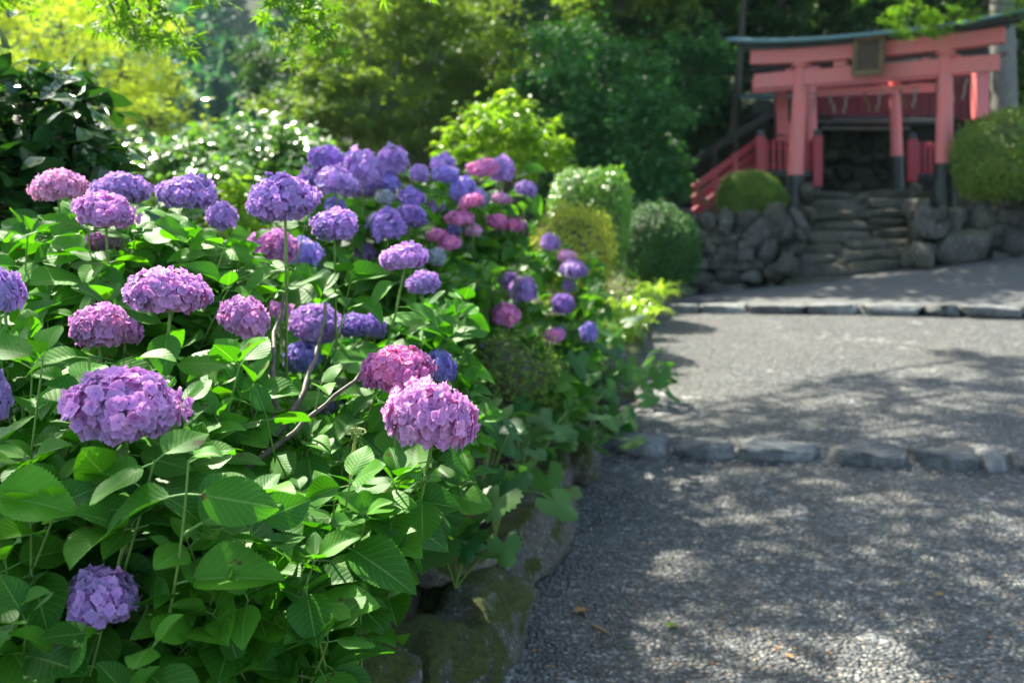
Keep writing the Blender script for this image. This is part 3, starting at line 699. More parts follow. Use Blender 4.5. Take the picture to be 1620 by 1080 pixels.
# ---------------------------------------------------------------- retaining walls, terrace, stairs
SL = P(1262, 442, 13.45); SR = P(1447, 418, 13.3)
def stone_wall(label, a, b, atop, btop, seed, name='stone_retaining_wall', minw=.20, maxw=.42, bigat=()):
    """a,b bottom ends; atop,btop top heights"""
    g = np.random.default_rng(seed); a = np.array(a); b = np.array(b); L = np.linalg.norm((b-a)[:2]); ex = (b-a)/L; ex[2] = 0; ex = unit(ex); ny = np.array([ex[1], -ex[0], 0])
    R = np.stack([ex, -ny, [0, 0, 1.]], 1); A = Acc(); n = 0
    for (x, z, w, h) in bigat:
        p = a+ex*x; rock(A, np.array([p[0], p[1], z])+ny*.03, (w, .5, h), seed+900+n, R, 3, .7, .12, g.random()); n += 1
    z0 = min(a[2], b[2])-.1; row = 0; z = z0
    while z < max(atop, btop):
        h = g.uniform(.15, .34)
        x = -g.uniform(0, .2)
        while x < L:
            w = g.uniform(minw*.7, maxw*1.15); f = (x+w/2)/L; topz = atop+(btop-atop)*f; botz = a[2]+(b[2]-a[2])*f; hz = h*g.uniform(.7, 1.5); zz = z+h/2+g.normal()*.05
            if zz-hz*.4 < topz-.02 and zz > botz-.15 and not any(abs(x+w/2-bx) < (bw/2)*.85 and abs(zz-bz_) < bh/2*.85 for bx, bz_, bw, bh in bigat):
                p = a+ex*(x+w/2); rock(A, np.array([p[0], p[1], min(zz, topz-hz*.25)])+ny*g.uniform(-.05, .06), (w*1.12, .36, hz*1.15), seed*31+n, R@roty(g.normal()*.25), 3, .75, .2, g.random()); n += 1
            x += w
        z += h*.88
    # earth backing
    for k in range(1): pass
    V = np.array([a-ny*.10+[0, 0, -.3], b-ny*.10+[0, 0, -.3], [*(b-ny*.10)[:2], btop-.05], [*(a-ny*.10)[:2], atop-.05]]); V2_ = V-ny*.35
    A.add(np.concatenate([V, V2_]), np.array([[0, 1, 2, 3], [3, 2, 6, 7], [5, 4, 7, 6], [1, 5, 6, 2], [4, 0, 3, 7]]), None, 0.)
    return tag(A.build(name, M['wall']), label, 'stone wall', 'stone retaining walls')
wl0 = P(1075, 462, 14.1); wl1 = P(1256, 440, 13.8); wr0 = P(1448, 420, 13.6); wr1 = P(1760, 390, 13.3)
stone_wall('rough fieldstone retaining wall left of the shrine stairs', wl0, wl1, 1.17, 1.20, 7)
stone_wall('rough fieldstone retaining wall with one big round boulder, right of the shrine stairs', wr0, wr1, 1.22, 1.32, 9, bigat=[(.62, .70, .78, .56), (1.32, .80, .5, .45)])
# terrace slabs of earth behind the walls
def poly_slab(name, pts, z0, z1, mat, lab=None):
    A = Acc(); n = len(pts); V = np.array([[*p[:2], z] for z in (z0, z1) for p in pts]); idx = np.arange(n)
    A.add(V, [np.array([list(idx+n)]), np.array([[i, (i+1) % n, (i+1) % n+n, i+n] for i in range(n)])])
    return tag(A.build(name, mat, smooth=False), kind='structure')
t0 = P(1262, 340, 13.95); t1 = P(1448, 320, 13.8); tb0 = P(1262, 300, 17.0); tb1 = P(1448, 300, 16.8)
poly_slab('terrace', [wl0+[0, .25, 0], wl1+[0, .25, 0], P(1280, 300, 16.2), P(1070, 300, 17.5)], -.2, 1.14, M['soil'])
poly_slab('terrace', [wr0+[0, .25, 0], wr1+[0, .25, 0], P(1800, 300, 17), P(1442, 300, 16.2)], -.2, 1.22, M['soil'])
poly_slab('upper_terrace', [P(1150, 300, 16.0), P(1640, 300, 15.9), P(1700, 300, 24), P(1000, 300, 24)], -.2, 1.50, M['soil'])
# stairs
stair = empty('stone_staircase', (*((SL+SR)/2)[:2], .3), 'worn stone staircase climbing between the retaining walls to the red torii gate', 'stairs')
NS = 9
for i in range(NS):
    f = i/(NS-1); yb = 440+(300-440)*f**.93; d = 13.35+(15.75-13.35)*f
    a = P(1268+18*f-(18 if i < 3 else 0), yb+4, d); b = P(1446-2*f, yb-6*(1-f)-2, d-.0); zt = (a[2]+b[2])/2+.0
    A = Acc(); g = np.random.default_rng(i); w = np.linalg.norm((b-a)[:2]); ex = unit((b-a)*[1, 1, 0]); R = np.stack([ex, np.cross([0, 0, 1.], ex), [0, 0, 1.]], 1)
    x = 0
    while x < w-.05:
        ww = min(g.uniform(.5, 1.1), w-x); 
        if w-x-ww < .3: ww = w-x
        c = a+ex*(x+ww/2); c[2] = a[2]+(b[2]-a[2])*(x+ww/2)/w; c[2] += g.normal()*.006
        rock(A, c+R[:, 1]*.17-np.array([0, 0, .075]), (ww*1.0, .46, .18), 700+i*7+int(x*10), R, 3, .26, .045, g.random()); x += ww
    box(A, (a+b)/2+R[:, 1]*.29-np.array([0, 0, .25]), (w, .5, .34), R)
    A.build('step', M['step'], stair)
for j, (px, py, d, w, h, dd) in enumerate([(1458, 402, 13.35, .24, .40, .4), (1458, 362, 13.7, .24, .35, .5), (1450, 328, 14.3, .22, .34, .6), (1447, 303, 15.0, .16, .3, .5), (1281, 340, 14.6, .16, .26, .6), (1250, 382, 14.0, .22, .34, .5), (1243, 415, 13.6, .24, .36, .4), (1275, 305, 15.2, .2, .3, .6)]):
    A = Acc(); rock(A, P(px, py, d), (w, dd, h), 820+j, rotz(-.1), 3, .45, .15, .75 if j < 3 else .25); A.build('cheek_stone', M['step'], stair)
# ---------------------------------------------------------------- torii
pL = P(1257, 336, 15.3); pR = P(1491, 322, 14.2); TC = (pL+pR)/2; ex = unit((pR-pL)*[1, 1, 0]); TR = np.stack([ex, np.cross([0, 0, 1.], ex), [0, 0, 1.]], 1)
half = np.linalg.norm((pR-pL)[:2])/2; tilt = (pR[2]-pL[2])/(2*half)
def TP(x, y, z): return TR@np.array([x, y, z])+TC
torii = empty('torii_gate', TC, 'faded red torii shrine gate with curved roof beam and black post bases', 'torii gate')
ORG[torii.name] = TC
def cyl(acc, a, b, r0, r1, k=20, rings=2): tube(acc, np.linspace(a, b, rings), np.linspace(r0, r1, rings), k, .5, True)
for sgn, base in ((-1, pL), (1, pR)):
    zb = base[2]-TC[2]; top = TP(sgn*(half-.045), 0, 2.12); bot = TP(sgn*half, 0, zb+.55); ft = TP(sgn*(half+.02), 0, zb-.05)
    A = Acc(); cyl(A, bot, top, .120, .098, 24, 6); A.build('post', M['torii_red'], torii)
    A = Acc(); cyl(A, ft+(bot-ft)*.5, bot+(bot-ft)*.03, .136, .130, 24); cyl(A, ft, ft+(bot-ft)*.52, .158, .146, 24); A.build('post_base', M['black'], torii)
    A = Acc(); cyl(A, top-[0, 0, .01], top+[0, 0, .05], .13, .14, 24); A.build('post_capital', M['torii_red'], torii)
def curve(xm, z0, rise, n=17, p=2.6): x = np.linspace(-xm, xm, n); return np.stack([x, x*0, z0+rise*np.abs(x/xm)**p+tilt*0*x], 1)
A = Acc(); c = curve(1.75, 2.262, .045); beam(A, c, .24, .20, TR, TC); A.build('shimaki_beam', M['torii_red'], torii, smooth=False)
A = Acc(); beam(A, curve(1.80, 2.385, .05), .34, .04, TR, TC); beam(A, curve(1.93, 2.42, .085), .46, .04, TR, TC); A.build('under_roof', M['black'], torii, smooth=False)
A = Acc(); cc = curve(2.06, 2.48, .13, 25, 2.6)
for yy, dz in ((-.17, 0), (.17, 0)):
    V = []
    for (x, y, z) in cc:
        s = -1 if yy < 0 else 1
        V += [[x, 0, z+.045], [x, s*.33, z-.025], [x, s*.33, z-.06], [x, 0, z-.03]]
    V = np.array(V); n = len(cc); F = []
    for i in range(n-1):
        for j in range(4): F.append([i*4+j, i*4+(j+1) % 4, i*4+4+(j+1) % 4, i*4+4+j])
    F += [[3, 2, 1, 0], [n*4-4, n*4-3, n*4-2, n*4-1]]
    A.add(V@TR.T+TC, np.array(F))
A.build('roof', M['copper'], torii, smooth=False)
A = Acc(); beam(A, [(-1.70, 0, 1.95), (1.70, 0, 1.95)], .13, .215, TR, TC); A.build('tie_beam', M['torii_red'], torii, smooth=False)
A = Acc()
for x in (-.42, .0): A = Acc(); box(A, TP(x, 0, 2.11), (.19, .14, .10), TR, .01); A.build('strut', M['torii_red'], torii, smooth=False)
for s in (-1, 1):
    for q in (-1, 1): A = Acc(); box(A, TP(s*(half-.09)+q*.2, 0, 1.95+.125), (.10, .16, .035), TR, .008); A.build('wedge', M['torii_red'], torii, smooth=False)
# hanging plaque
A = Acc(); tiltR = TR@np.array([[1, 0, 0], [0, math.cos(.2), -math.sin(.2)], [0, math.sin(.2), math.cos(.2)]]).T
pc = TP(.03, -.27, 2.15)
box(A, pc, (.30, .03, .42), tiltR, .006); plaque = A.build('shrine_plaque', M['grey_wood'], None, pc); tag(plaque, 'dark weathered wooden name plaque in an ornate frame hung on the torii beam', 'plaque')
A = Acc()
for (x, z, w, h) in ((-.175, 0, .06, .50), (.175, 0, .06, .50), (0, .245, .43, .065), (0, -.245, .40, .075)):
    box(A, pc+tiltR@np.array([x, -.012, z]), (w, .06, h), tiltR, .012)
g = np.random.default_rng(3)
for k in range(34):
    t_ = k/34*4; s_ = int(t_); q = t_-s_
    x, z = [(-.20+.40*q, .27), (.20, .25-.50*q), (.20-.40*q, -.275), (-.20, -.25+.50*q)][s_]
    V, F = ICO[2]; A.add((V*[.028, .02, .03]*g.uniform(.8, 1.2))@tiltR.T+pc+tiltR@np.array([x, -.03, z]), F)
fr = A.build('carved_frame', M['gilt'], plaque)
A = Acc()
for k in range(7): box(A, pc+tiltR@np.array([-.126+k*.042, -.019, 0]), (.020, .012, .40), tiltR, .003, 0, k/7)
A.build('slats', M['grey_wood'], plaque, smooth=False)
# inner gate frame right behind the torii
gate = empty('inner_gate', P(1350, 300, 16.9), 'slimmer red timber gate frame standing just behind the torii', 'gate')
for px, pt_, pb, r in ((1284, 108, 300, .10), (1418, 108, 290, .098)):
    a = P(px+2, pb, 16.6); b = P(px-3, pt_, 16.6); A = Acc(); m = a+(b-a)*.22; cyl(A, m, b, r, r*.88, 20, 3); A.build('post', M['torii_red'], gate)
    A = Acc(); cyl(A, a-[0, 0, .1], m+[0, 0, .02], r*1.12, r*1.06, 20); A.build('post_base', M['black'], gate)
def bar(acc, a, b, w, h): 
    a = np.array(a); b = np.array(b); e = unit(b-a); y = unit(np.cross([0, 0, 1.], e)); z = np.cross(e, y); L = np.linalg.norm(b-a); box(acc, (a+b)/2, (L, w, h), np.stack([e, y, z], 1), .006)
A = Acc(); bar(A, P(1190, 137, 16.75), P(1556, 105, 16.2), .13, .24); A.build('upper_beam', M['torii_red'], gate, smooth=False)
A = Acc(); bar(A, P(1288, 147, 16.7), P(1478, 140, 16.5), .12, .14); A.build('lower_beam', M['torii_red'], gate, smooth=False)
A = Acc(); bar(A, P(1185, 112, 16.9), P(1560, 78, 16.3), .2, .09); A.build('top_plate', M['dark_wood'], gate, smooth=False)
for px in (1236, 1551):
    A = Acc(); dd = 17.2 if px < 1300 else 15.7; bar(A, P(px, 215 if px < 1300 else 188, dd), P(px-1, 110, dd), .2, .2); A.build('side_post', M['torii_red'], gate, smooth=False)
A = Acc(); bar(A, P(1237, 225, 17.3), P(1237, 195, 17.3), .24, .24); A.build('lantern_box', M['torii_red'], gate, smooth=False)
# shrine hall behind
hall = empty('shrine_hall', P(1400, 300, 19.5), 'dark red boarded shrine hall with low dark eaves behind the torii', 'shrine')
hx0, hx1 = 1268, 1556
A = Acc(); a = P(hx0, 160, 19.0); b = P(hx1, 150, 18.4); top = P(hx1, 108, 18.4)[2]
ex2 = unit((b-a)*[1, 1, 0]); R2 = np.stack([ex2, np.cross([0, 0, 1.], ex2), [0, 0, 1.]], 1); L = np.linalg.norm((b-a)[:2]); zc = (top+P(hx1, 190, 18.4)[2])/2; hh = top-P(hx1, 190, 18.4)[2]
cm = (a+b)/2; cm[2] = zc; box(A, cm, (L, .1, hh), R2); 
for k in range(int(L/.14)): box(A, cm+ex2*(-L/2+.07+k*.14)-R2[:, 1]*.06, (.035, .03, hh), R2)
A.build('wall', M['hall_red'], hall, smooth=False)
A = Acc(); cr = cm+np.array([0, 0, hh/2+.12])
V = []
for s in np.linspace(-1, 1, 15):
    z = .22*abs(s)**2.5; q = cr+ex2*s*(L/2+.35); V += [q+R2[:, 1]*-.75+[0, 0, z-.12], q+R2[:, 1]*-.75+[0, 0, z-.02], q+[0, 0, z+.35], q+R2[:, 1]*.75+[0, 0, z-.02], q+R2[:, 1]*.75+[0, 0, z-.12]]
F = [[i*5+j, i*5+(j+1) % 5, i*5+5+(j+1) % 5, i*5+5+j] for i in range(14) for j in range(5)]
A.add(np.array(V), [np.array(F), np.array([[4, 3, 2, 1, 0], [70, 71, 72, 73, 74]])]); A.build('roof', M['dark_roof'], hall, smooth=False)
def slab_roof(a, b, c, d, th, mat, nm, par):
    q = np.array([a, b, c, d]); A = Acc(); A.add(np.concatenate([q, q-[0, 0, th]]), np.array([[0, 1, 2, 3], [7, 6, 5, 4], [0, 4, 5, 1], [1, 5, 6, 2], [2, 6, 7, 3], [3, 7, 4, 0]])); return A.build(nm, mat, par, smooth=False)
slab_roof(P(1285, 189, 17.4), P(1500, 189, 17.2), P(1500, 184, 18.6), P(1285, 184, 18.8), .07, M['dark_roof'], 'eave', hall)
slab_roof(P(1170, 150, 17.6), P(1278, 155, 17.4), P(1278, 148, 18.9), P(1200, 150, 18.9), .06, M['copper'], 'side_eave', hall)
A = Acc(); bar(A, P(1190, 172, 17.6), P(1284, 174, 17.5), .1, .26); A.build('side_fascia', M['dark_roof'], hall, smooth=False)
A = Acc(); bar(A, P(1300, 203, 17.6), P(1440, 203, 17.5), .06, .06); A.build('grey_lintel', M['concrete'], hall, smooth=False)
A = Acc()
for px in (1301, 1330, 1360, 1392, 1440): bar(A, P(px, 300, 18.9), P(px, 188, 18.9), .08, .08)
bar(A, P(1180, 186, 17.9), P(1310, 190, 17.8), .8, .10); bar(A, P(1430, 192, 17.8), P(1500, 192, 17.8), .8, .1)
A.build('timber_frame', M['dark_wood'], hall, smooth=False)
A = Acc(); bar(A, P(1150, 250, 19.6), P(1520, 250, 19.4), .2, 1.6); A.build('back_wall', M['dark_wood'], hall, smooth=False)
# mossy bank seen through the gate
A = Acc(); g = np.random.default_rng(8)
for k in range(70):
    px = g.uniform(1296, 1440); py = g.uniform(205, 300); rock(A, P(px, py, 18.5+g.normal()*.08), (g.uniform(.2, .45), .3, g.uniform(.15, .3)), 1200+k, np.eye(3), 2, .7, .15)
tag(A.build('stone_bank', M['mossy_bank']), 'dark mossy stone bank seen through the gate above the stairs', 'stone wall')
# roofed stair going down to the left with red railing
gal = empty('roofed_stairway', P(1150, 300, 16.5), 'dark roofed stairway with slanting red railing left of the torii', 'stairway')
slab_roof(P(1075, 262, 16.4), P(1215, 176, 16.9), P(1235, 176, 18.4), P(1095, 262, 18.0), .07, M['dark_roof'], 'roof', gal)
A = Acc(); bar(A, P(1085, 262, 16.45), P(1225, 180, 16.85), .05, .10); A.build('bargeboard', M['dark_wood'], gal, smooth=False)
A = Acc(); 
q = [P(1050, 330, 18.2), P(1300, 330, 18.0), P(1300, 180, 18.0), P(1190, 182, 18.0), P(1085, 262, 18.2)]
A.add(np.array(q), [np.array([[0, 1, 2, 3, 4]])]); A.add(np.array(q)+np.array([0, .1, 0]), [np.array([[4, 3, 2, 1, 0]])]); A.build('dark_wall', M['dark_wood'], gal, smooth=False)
A = Acc()
for (x0, y0, x1, y1, h) in ((1203, 220, 1096, 298, .10), (1203, 236, 1096, 314, .07), (1203, 256, 1096, 334, .06)): bar(A, P(x0, y0, 16.2), P(x1, y1, 16.0), .07, h)
A.build('handrail', M['fence_red'], gal, smooth=False)
A = Acc()
q = [P(1203, 240, 16.25), P(1203, 285, 16.25), P(1100, 340, 16.05), P(1095, 322, 16.05)]; A.add(np.array(q), [np.array([[0, 1, 2, 3]])]); A.add(np.array(q)+[0, .04, 0], [np.array([[3, 2, 1, 0]])]); A.build('railing_panel', M['fence_red'], gal, smooth=False)
for (px, py, h) in ((1163, 243, 62), (1131, 267, 50), (1101, 290, 40)):
    A = Acc(); bar(A, P(px, py+h, 16.1), P(px, py, 16.1), .09, .09); nb = A.build('newel_post', M['fence_red'], gal, smooth=False)
for px, py in ((1163, 222), (1131, 250)):
    A = Acc(); bar(A, P(px, py+18, 16.3), P(px, py-22, 16.3), .06, .06); A.build('roof_post', M['dark_wood'], gal, smooth=False)
# picket fences
def fence(label, p0, p1, xs, posts, top, bot, d):
    root = empty('picket_fence', P((p0+p1)/2, bot, d), label, 'fence', 'red picket fences beside the gate')
    for px in xs:
        A = Acc(); a = P(px, bot, d); b = P(px, top, d); bar(A, a, b, .055, .085); A.build('picket', M['fence_red'], root, smooth=False)
    for px, t_, b_ in posts:
        A = Acc(); bar(A, P(px, b_, d-.1), P(px, t_+4, d-.1), .14, .14); A.build('post', M['fence_red'], root, smooth=False)
        A = Acc(); bar(A, P(px, t_+4, d-.1), P(px, t_-6, d-.1), .11, .11); A.build('post_cap', M['black'], root, smooth=False)
    A = Acc(); 
    for yy in (top+12, bot-10): bar(A, P(p0, yy, d+.05), P(p1, yy, d+.05), .04, .06)
    A.build('rail', M['fence_red'], root, smooth=False)
    A = Acc(); bar(A, P(p0, bot+2, d), P(p1, bot+2, d), .12, .10); A.build('sill', M['black'], root, smooth=False)
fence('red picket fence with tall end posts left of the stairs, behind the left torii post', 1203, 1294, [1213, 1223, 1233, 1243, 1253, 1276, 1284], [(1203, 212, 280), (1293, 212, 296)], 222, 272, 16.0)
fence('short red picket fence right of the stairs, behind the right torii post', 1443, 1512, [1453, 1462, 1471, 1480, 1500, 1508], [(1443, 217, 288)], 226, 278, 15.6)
# sacred rope with paper streamers
rp = empty('sacred_rope', P(1420, 150, 15.6), 'thin straw rope hung with folded white paper streamers under the torii beam', 'rope')
r0 = P(1268, 148, 15.9); r1 = P(1560, 118, 15.0); mid = (r0+r1)/2-np.array([0, 0, .16]); rpts = bez(r0, mid, r1, 24)
A = Acc(); tube(A, rpts, .006, 6); A.build('rope', M['straw'], rp)
for j, px in enumerate((1290, 1313, 1341, 1368, 1394, 1425, 1451, 1501, 1530)):
    x, y, d = proj(rpts); k = np.interp(px, x, np.arange(24)); q = np.array([np.interp(k, np.arange(24), rpts[:, c]) for c in range(3)]); A = Acc(); s = .0
    sk = .05 if j % 2 else -.02
    for m in range(4):
        w, h = .034, .085; c = q+ex*(s+sk*m*.6)+np.array([0, -.01*(m % 2), -.04-m*.078]); V = np.array([c+ex*-w/2+[0, 0, h/2], c+ex*w/2+[0, 0, h/2], c+ex*w/2+[0, 0, -h/2], c+ex*-w/2+[0, 0, -h/2]]); A.add(np.concatenate([V, V+TR[:, 1]*.003]), np.array([[0, 1, 2, 3], [7, 6, 5, 4]])); s += .02*(1 if m % 2 else -1)
    A.build('paper_streamer', M['paper'] if j not in (3, 5) else M['straw'], rp, smooth=False)
# small roofed lantern hood at right end of the torii
A = Acc(); q = P(1560, 88, 15.2); bar(A, q-[.25, 0, .05], q+[.25, 0, .0], .3, .05); bar(A, q-[0, 0, .02], q-[0, 0, .5], .06, .06)
tag(A.build('roofed_signpost', M['grey_wood']), 'small weathered roofed post at the right end of the torii', 'post')
# ================================================================== FLOWERS
HB = []
def hyd(*a): HB.append(a)
BRANCHES = [bez(P(300, 812, 1.75), P(470, 680, 1.8), P(572, 592, 1.9), 16), bez(P(250, 960, 1.7), P(390, 790, 1.82), P(440, 640, 1.9), 14), bez(P(440, 650, 1.9), P(420, 560, 2.0), P(450, 470, 2.15), 14),
    bez(P(420, 1010, 1.72), P(560, 950, 1.72), P(622, 862, 1.72), 14), bez(P(430, 700, 1.86), P(500, 610, 1.95), P(515, 480, 2.2), 14), bez(P(330, 905, 1.75), P(345, 800, 1.85), P(300, 640, 1.95), 14)]
def near_branch(st, base):
    for k, pl in enumerate(BRANCHES):
        tube(st, pl+np.random.default_rng(k).normal(size=pl.shape)*.0025, np.linspace(.0068, .0034, len(pl)), 8, .9); st.uv[-1] = st.uv[-1]*[1, .2]
    for a in ((300, 812, 1.75), (250, 960, 1.7), (420, 1010, 1.72), (330, 905, 1.75)): tube(st, bez(base, (base+P(*a))/2+[0, .05, 0], P(*a), 8), .009, 8, .9); st.uv[-1] = st.uv[-1]*[1, .2]
B1 = (-1.0, 1.75, .30)
hyd('large near hydrangea with a big orchid purple flower head at the front left', B1, [
  (197, 642, 192, 126, 1.5, 'orchid'), (163, 943, 120, 88, 1.42, 'lilac'), (-14, 632, 64, 94, 1.6, 'violet'), (155, 516, 92, 74, 1.9, 'mauve'), (196, 524, 60, 44, 1.98, 'mauve', .6), (6, 464, 62, 74, 1.85, 'violet'), (267, 465, 134, 80, 1.85, 'orchid')],
  [(-60, 330, 720, 1140, 1.32, 1.8, 66), (-60, 300, 560, 760, 1.5, 1.95, 26), (-40, 200, 470, 620, 1.8, 2.1, 12), (200, 420, 560, 760, 1.65, 2.1, 16)], True, (3, 4), .128, 21)
B2 = (-.62, 2.05, .30)
hyd('near hydrangea carrying the touching pink and lilac heads on the right', B2, [
  (682, 662, 146, 120, 1.72, 'pinklilac'), (627, 584, 118, 72, 1.95, 'magenta'), (385, 502, 86, 64, 2.0, 'mauve'), (563, 684, 10, 8, 1.8, None)],
  [(280, 580, 720, 1120, 1.4, 1.95, 66), (560, 690, 740, 830, 1.65, 1.8, 5), (300, 560, 560, 720, 1.75, 2.15, 22), (430, 520, 900, 1080, 1.6, 1.8, 6)], True, (3, 4), .115, 22, near_branch)
B3 = (-.75, 2.55, .32)
hyd('tall stemmed hydrangea with three violet heads rising above the middle of the bush', B3, [
  (450, 315, 114, 80, 2.15, 'violet'), (528, 356, 78, 52, 2.45, 'violet'), (639, 408, 78, 48, 2.35, 'lilac')],
  [(330, 640, 430, 640, 2.1, 2.7, 40), (390, 640, 380, 480, 2.3, 2.8, 16), (370, 520, 350, 450, 2.35, 2.6, 14)], True, (4, 5), .115, 23)
B4 = (-1.35, 2.75, .32)
hyd('hydrangea with pink and violet heads at the upper left in front of the camellia', B4, [
  (92, 295, 86, 56, 2.3, 'palepink'), (166, 335, 100, 64, 2.15, 'orchid'), (191, 300, 96, 56, 2.6, 'violet'), (296, 307, 96, 60, 2.4, 'violet'), (350, 342, 52, 48, 2.75, 'violet'), (172, 388, 96, 40, 2.7, 'mauve', .5), (432, 392, 86, 60, 2.75, 'mauve', .4)],
  [(0, 420, 350, 520, 2.1, 2.7, 52), (0, 420, 480, 640, 2.2, 2.9, 24), (180, 370, 335, 430, 2.25, 2.6, 22), (20, 160, 330, 440, 2.3, 2.6, 14)], True, (3, 4), .125, 24)
B5 = (-.62, 3.15, .33)
hyd('hydrangea with shaded blue violet heads low behind the brown branch', B5, [
  (668, 448, 56, 36, 2.9, 'violet'), (503, 513, 96, 60, 2.95, 'violet'), (560, 516, 60, 40, 2.9, 'deep'), (592, 516, 40, 40, 3.0, 'deep'), (478, 566, 66, 54, 2.9, 'blue'), (697, 581, 54, 52, 2.75, 'blue'), (518, 645, 52, 30, 2.9, 'violet', .5), (440, 490, 50, 40, 3.1, 'mauve', .5)],
  [(400, 760, 470, 700, 2.7, 3.3, 70), (560, 760, 620, 800, 2.3, 2.9, 26)], True, (3, 4), .12, 25)
B6 = (-.75, 4.5, .36)
hyd('hydrangea crowned by a cluster of violet heads in the middle distance', B6, [
  (515, 254, 56, 50, 4.1, 'deep'), (573, 266, 64, 60, 4.0, 'violet'), (622, 257, 52, 50, 4.2, 'violet'), (532, 289, 66, 50, 3.9, 'violet'), (492, 293, 44, 50, 4.1, 'deep'), (610, 287, 46, 36, 4.2, 'blue'), (663, 276, 34, 32, 4.6, 'violet'), (650, 314, 44, 34, 4.1, 'deep'), (612, 358, 62, 54, 3.8, 'deep'), (648, 343, 54, 40, 4.0, 'deep'), (610, 313, 32, 26, 4.1, 'pale'), (530, 326, 34, 28, 4.0, 'blue'), (576, 300, 40, 30, 4.2, 'violet', .6), (480, 400, 60, 44, 3.6, 'blue', .6), (575, 400, 40, 30, 4.2, 'violet', .5)],
  [(460, 720, 270, 520, 3.8, 5.0, 120)], False, (3, 4), .14, 26)
B7 = (-.05, 5.7, .37)
hyd('hydrangea with mixed pink and blue violet heads in the middle of the bed', B7, [
  (702, 262, 42, 36, 5.2, 'violet'), (704, 276, 44, 28, 5.0, 'blue'), (732, 300, 44, 44, 5.0, 'blue'), (752, 314, 40, 34, 5.2, 'blue'), (795, 269, 42, 42, 5.3, 'violet'), (764, 267, 54, 32, 5.1, 'pink'), (832, 300, 38, 28, 5.4, 'violet'), (745, 319, 44, 26, 4.9, 'pink'), (728, 346, 46, 26, 4.9, 'pink'), (691, 373, 34, 22, 4.8, 'pink'), (712, 386, 38, 26, 4.8, 'pink'), (786, 352, 40, 28, 5.2, 'rose'), (818, 356, 34, 20, 5.2, 'rose'), (750, 366, 28, 22, 5.0, 'palepink'), (690, 408, 32, 34, 4.7, 'pale'), (793, 315, 34, 20, 5.3, 'palepink'), (718, 366, 30, 22, 5.1, 'blue', .5), (690, 328, 30, 24, 5.2, 'violet', .5)],
  [(650, 860, 270, 420, 4.9, 5.8, 110), (640, 840, 400, 600, 4.4, 5.6, 90)], False, (3, 4), .15, 27)
B8 = (.35, 6.4, .38)
hyd('hydrangea at the path side with small violet and pink heads, nearest the clipped shrubs', B8, [
  (870, 384, 30, 28, 6.2, 'violet'), (896, 406, 34, 22, 6.1, 'palepink'), (907, 427, 46, 30, 6.0, 'violet'), (900, 452, 22, 24, 6.1, 'violet'), (891, 481, 38, 36, 5.8, 'deep'), (828, 460, 48, 46, 5.6, 'violet'), (800, 499, 48, 38, 5.2, 'pink'), (874, 533, 40, 26, 5.4, 'pink'), (884, 528, 22, 22, 5.5, 'violet', .5), (932, 527, 30, 36, 5.6, 'blue'), (778, 554, 40, 34, 4.6, 'blue'), (806, 446, 36, 30, 5.8, 'deep')],
  [(760, 950, 380, 620, 5.1, 6.5, 130), (740, 900, 500, 640, 4.4, 5.4, 60)], False, (3, 4), .14, 28)
for hb in HB:
    for h in hb[2]: CENTER_GUARD.append((h[0], h[1], h[2]/2*(1.0 if len(h) < 7 else h[6]), h[3]/2*(1.0 if len(h) < 7 else h[6]), h[4]-h[2]/FPX*h[4]/2))
for pl in BRANCHES:
    for q in pl[::2]:
        x, y, d = proj(q)
        if y > 560: CENTER_GUARD.append((x, y, -3, -1, d-.06))
CENTER_GUARD.append((775, 990, 100, 118, 99)); CENTER_GUARD.append((690, 1120, 90, 110, 99))
for hb in HB: hydrangea(*hb)
for o in PROTO: bpy.data.objects.remove(o)
# young green flower bud
A = Acc(); bc = P(563, 684, 1.8); g = np.random.default_rng(4); T = floret(3, 77, False); n = 120; N = unit(np.abs(g.normal(size=(n, 3)))*[1, 1, 1]*np.sign(g.normal(size=(n, 3)))*[1, 1, 0]+np.array([0, 0, 1])*np.abs(g.normal(size=(n, 1))))
V, F = ICO[1]
for k in range(n): A.add(V*.0021+bc+N[k]*[.018, .018, .007], F, None, g.random())
bud_mat = leaf_mat('lime_bud', (.30, .38, .10), (.5, .55, .2), .2, .5)
tube(A, bez(bc-[.02, 0, .22], bc-[.02, 0, .1], bc, 6), .003, 5)
bud = A.build('young_hydrangea_shoot', bud_mat); tag(bud, 'pale lime unopened hydrangea bud between the leaves, left of the big lilac head', 'flower bud')
# ================================================================== CAMELLIA and other shrubs
rng = np.random.default_rng(31)
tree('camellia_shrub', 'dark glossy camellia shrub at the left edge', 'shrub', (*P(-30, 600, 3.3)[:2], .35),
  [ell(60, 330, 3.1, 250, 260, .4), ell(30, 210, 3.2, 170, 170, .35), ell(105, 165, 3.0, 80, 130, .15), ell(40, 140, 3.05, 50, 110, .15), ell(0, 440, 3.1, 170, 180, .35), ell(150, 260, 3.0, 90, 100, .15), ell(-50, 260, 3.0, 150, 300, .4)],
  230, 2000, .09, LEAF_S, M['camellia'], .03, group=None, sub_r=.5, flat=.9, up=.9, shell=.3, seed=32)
tree('glossy_shrub', 'sunlit shrub with glittering glossy leaves behind the upper left flowers', 'shrub', (*P(370, 420, 7.6)[:2], .2),
  [ell(300, 270, 7.6, 190, 110, .5), ell(400, 250, 7.8, 190, 110, .5), ell(470, 270, 7.8, 120, 120, .4), ell(360, 320, 7.2, 240, 120, .5)], 260, 9000, .085, LEAF_S, M['sparkle'], .05, sub_r=.3, flat=.5, up=1.3, nb=(-.62, -.85, 0), shell=.5, seed=33)
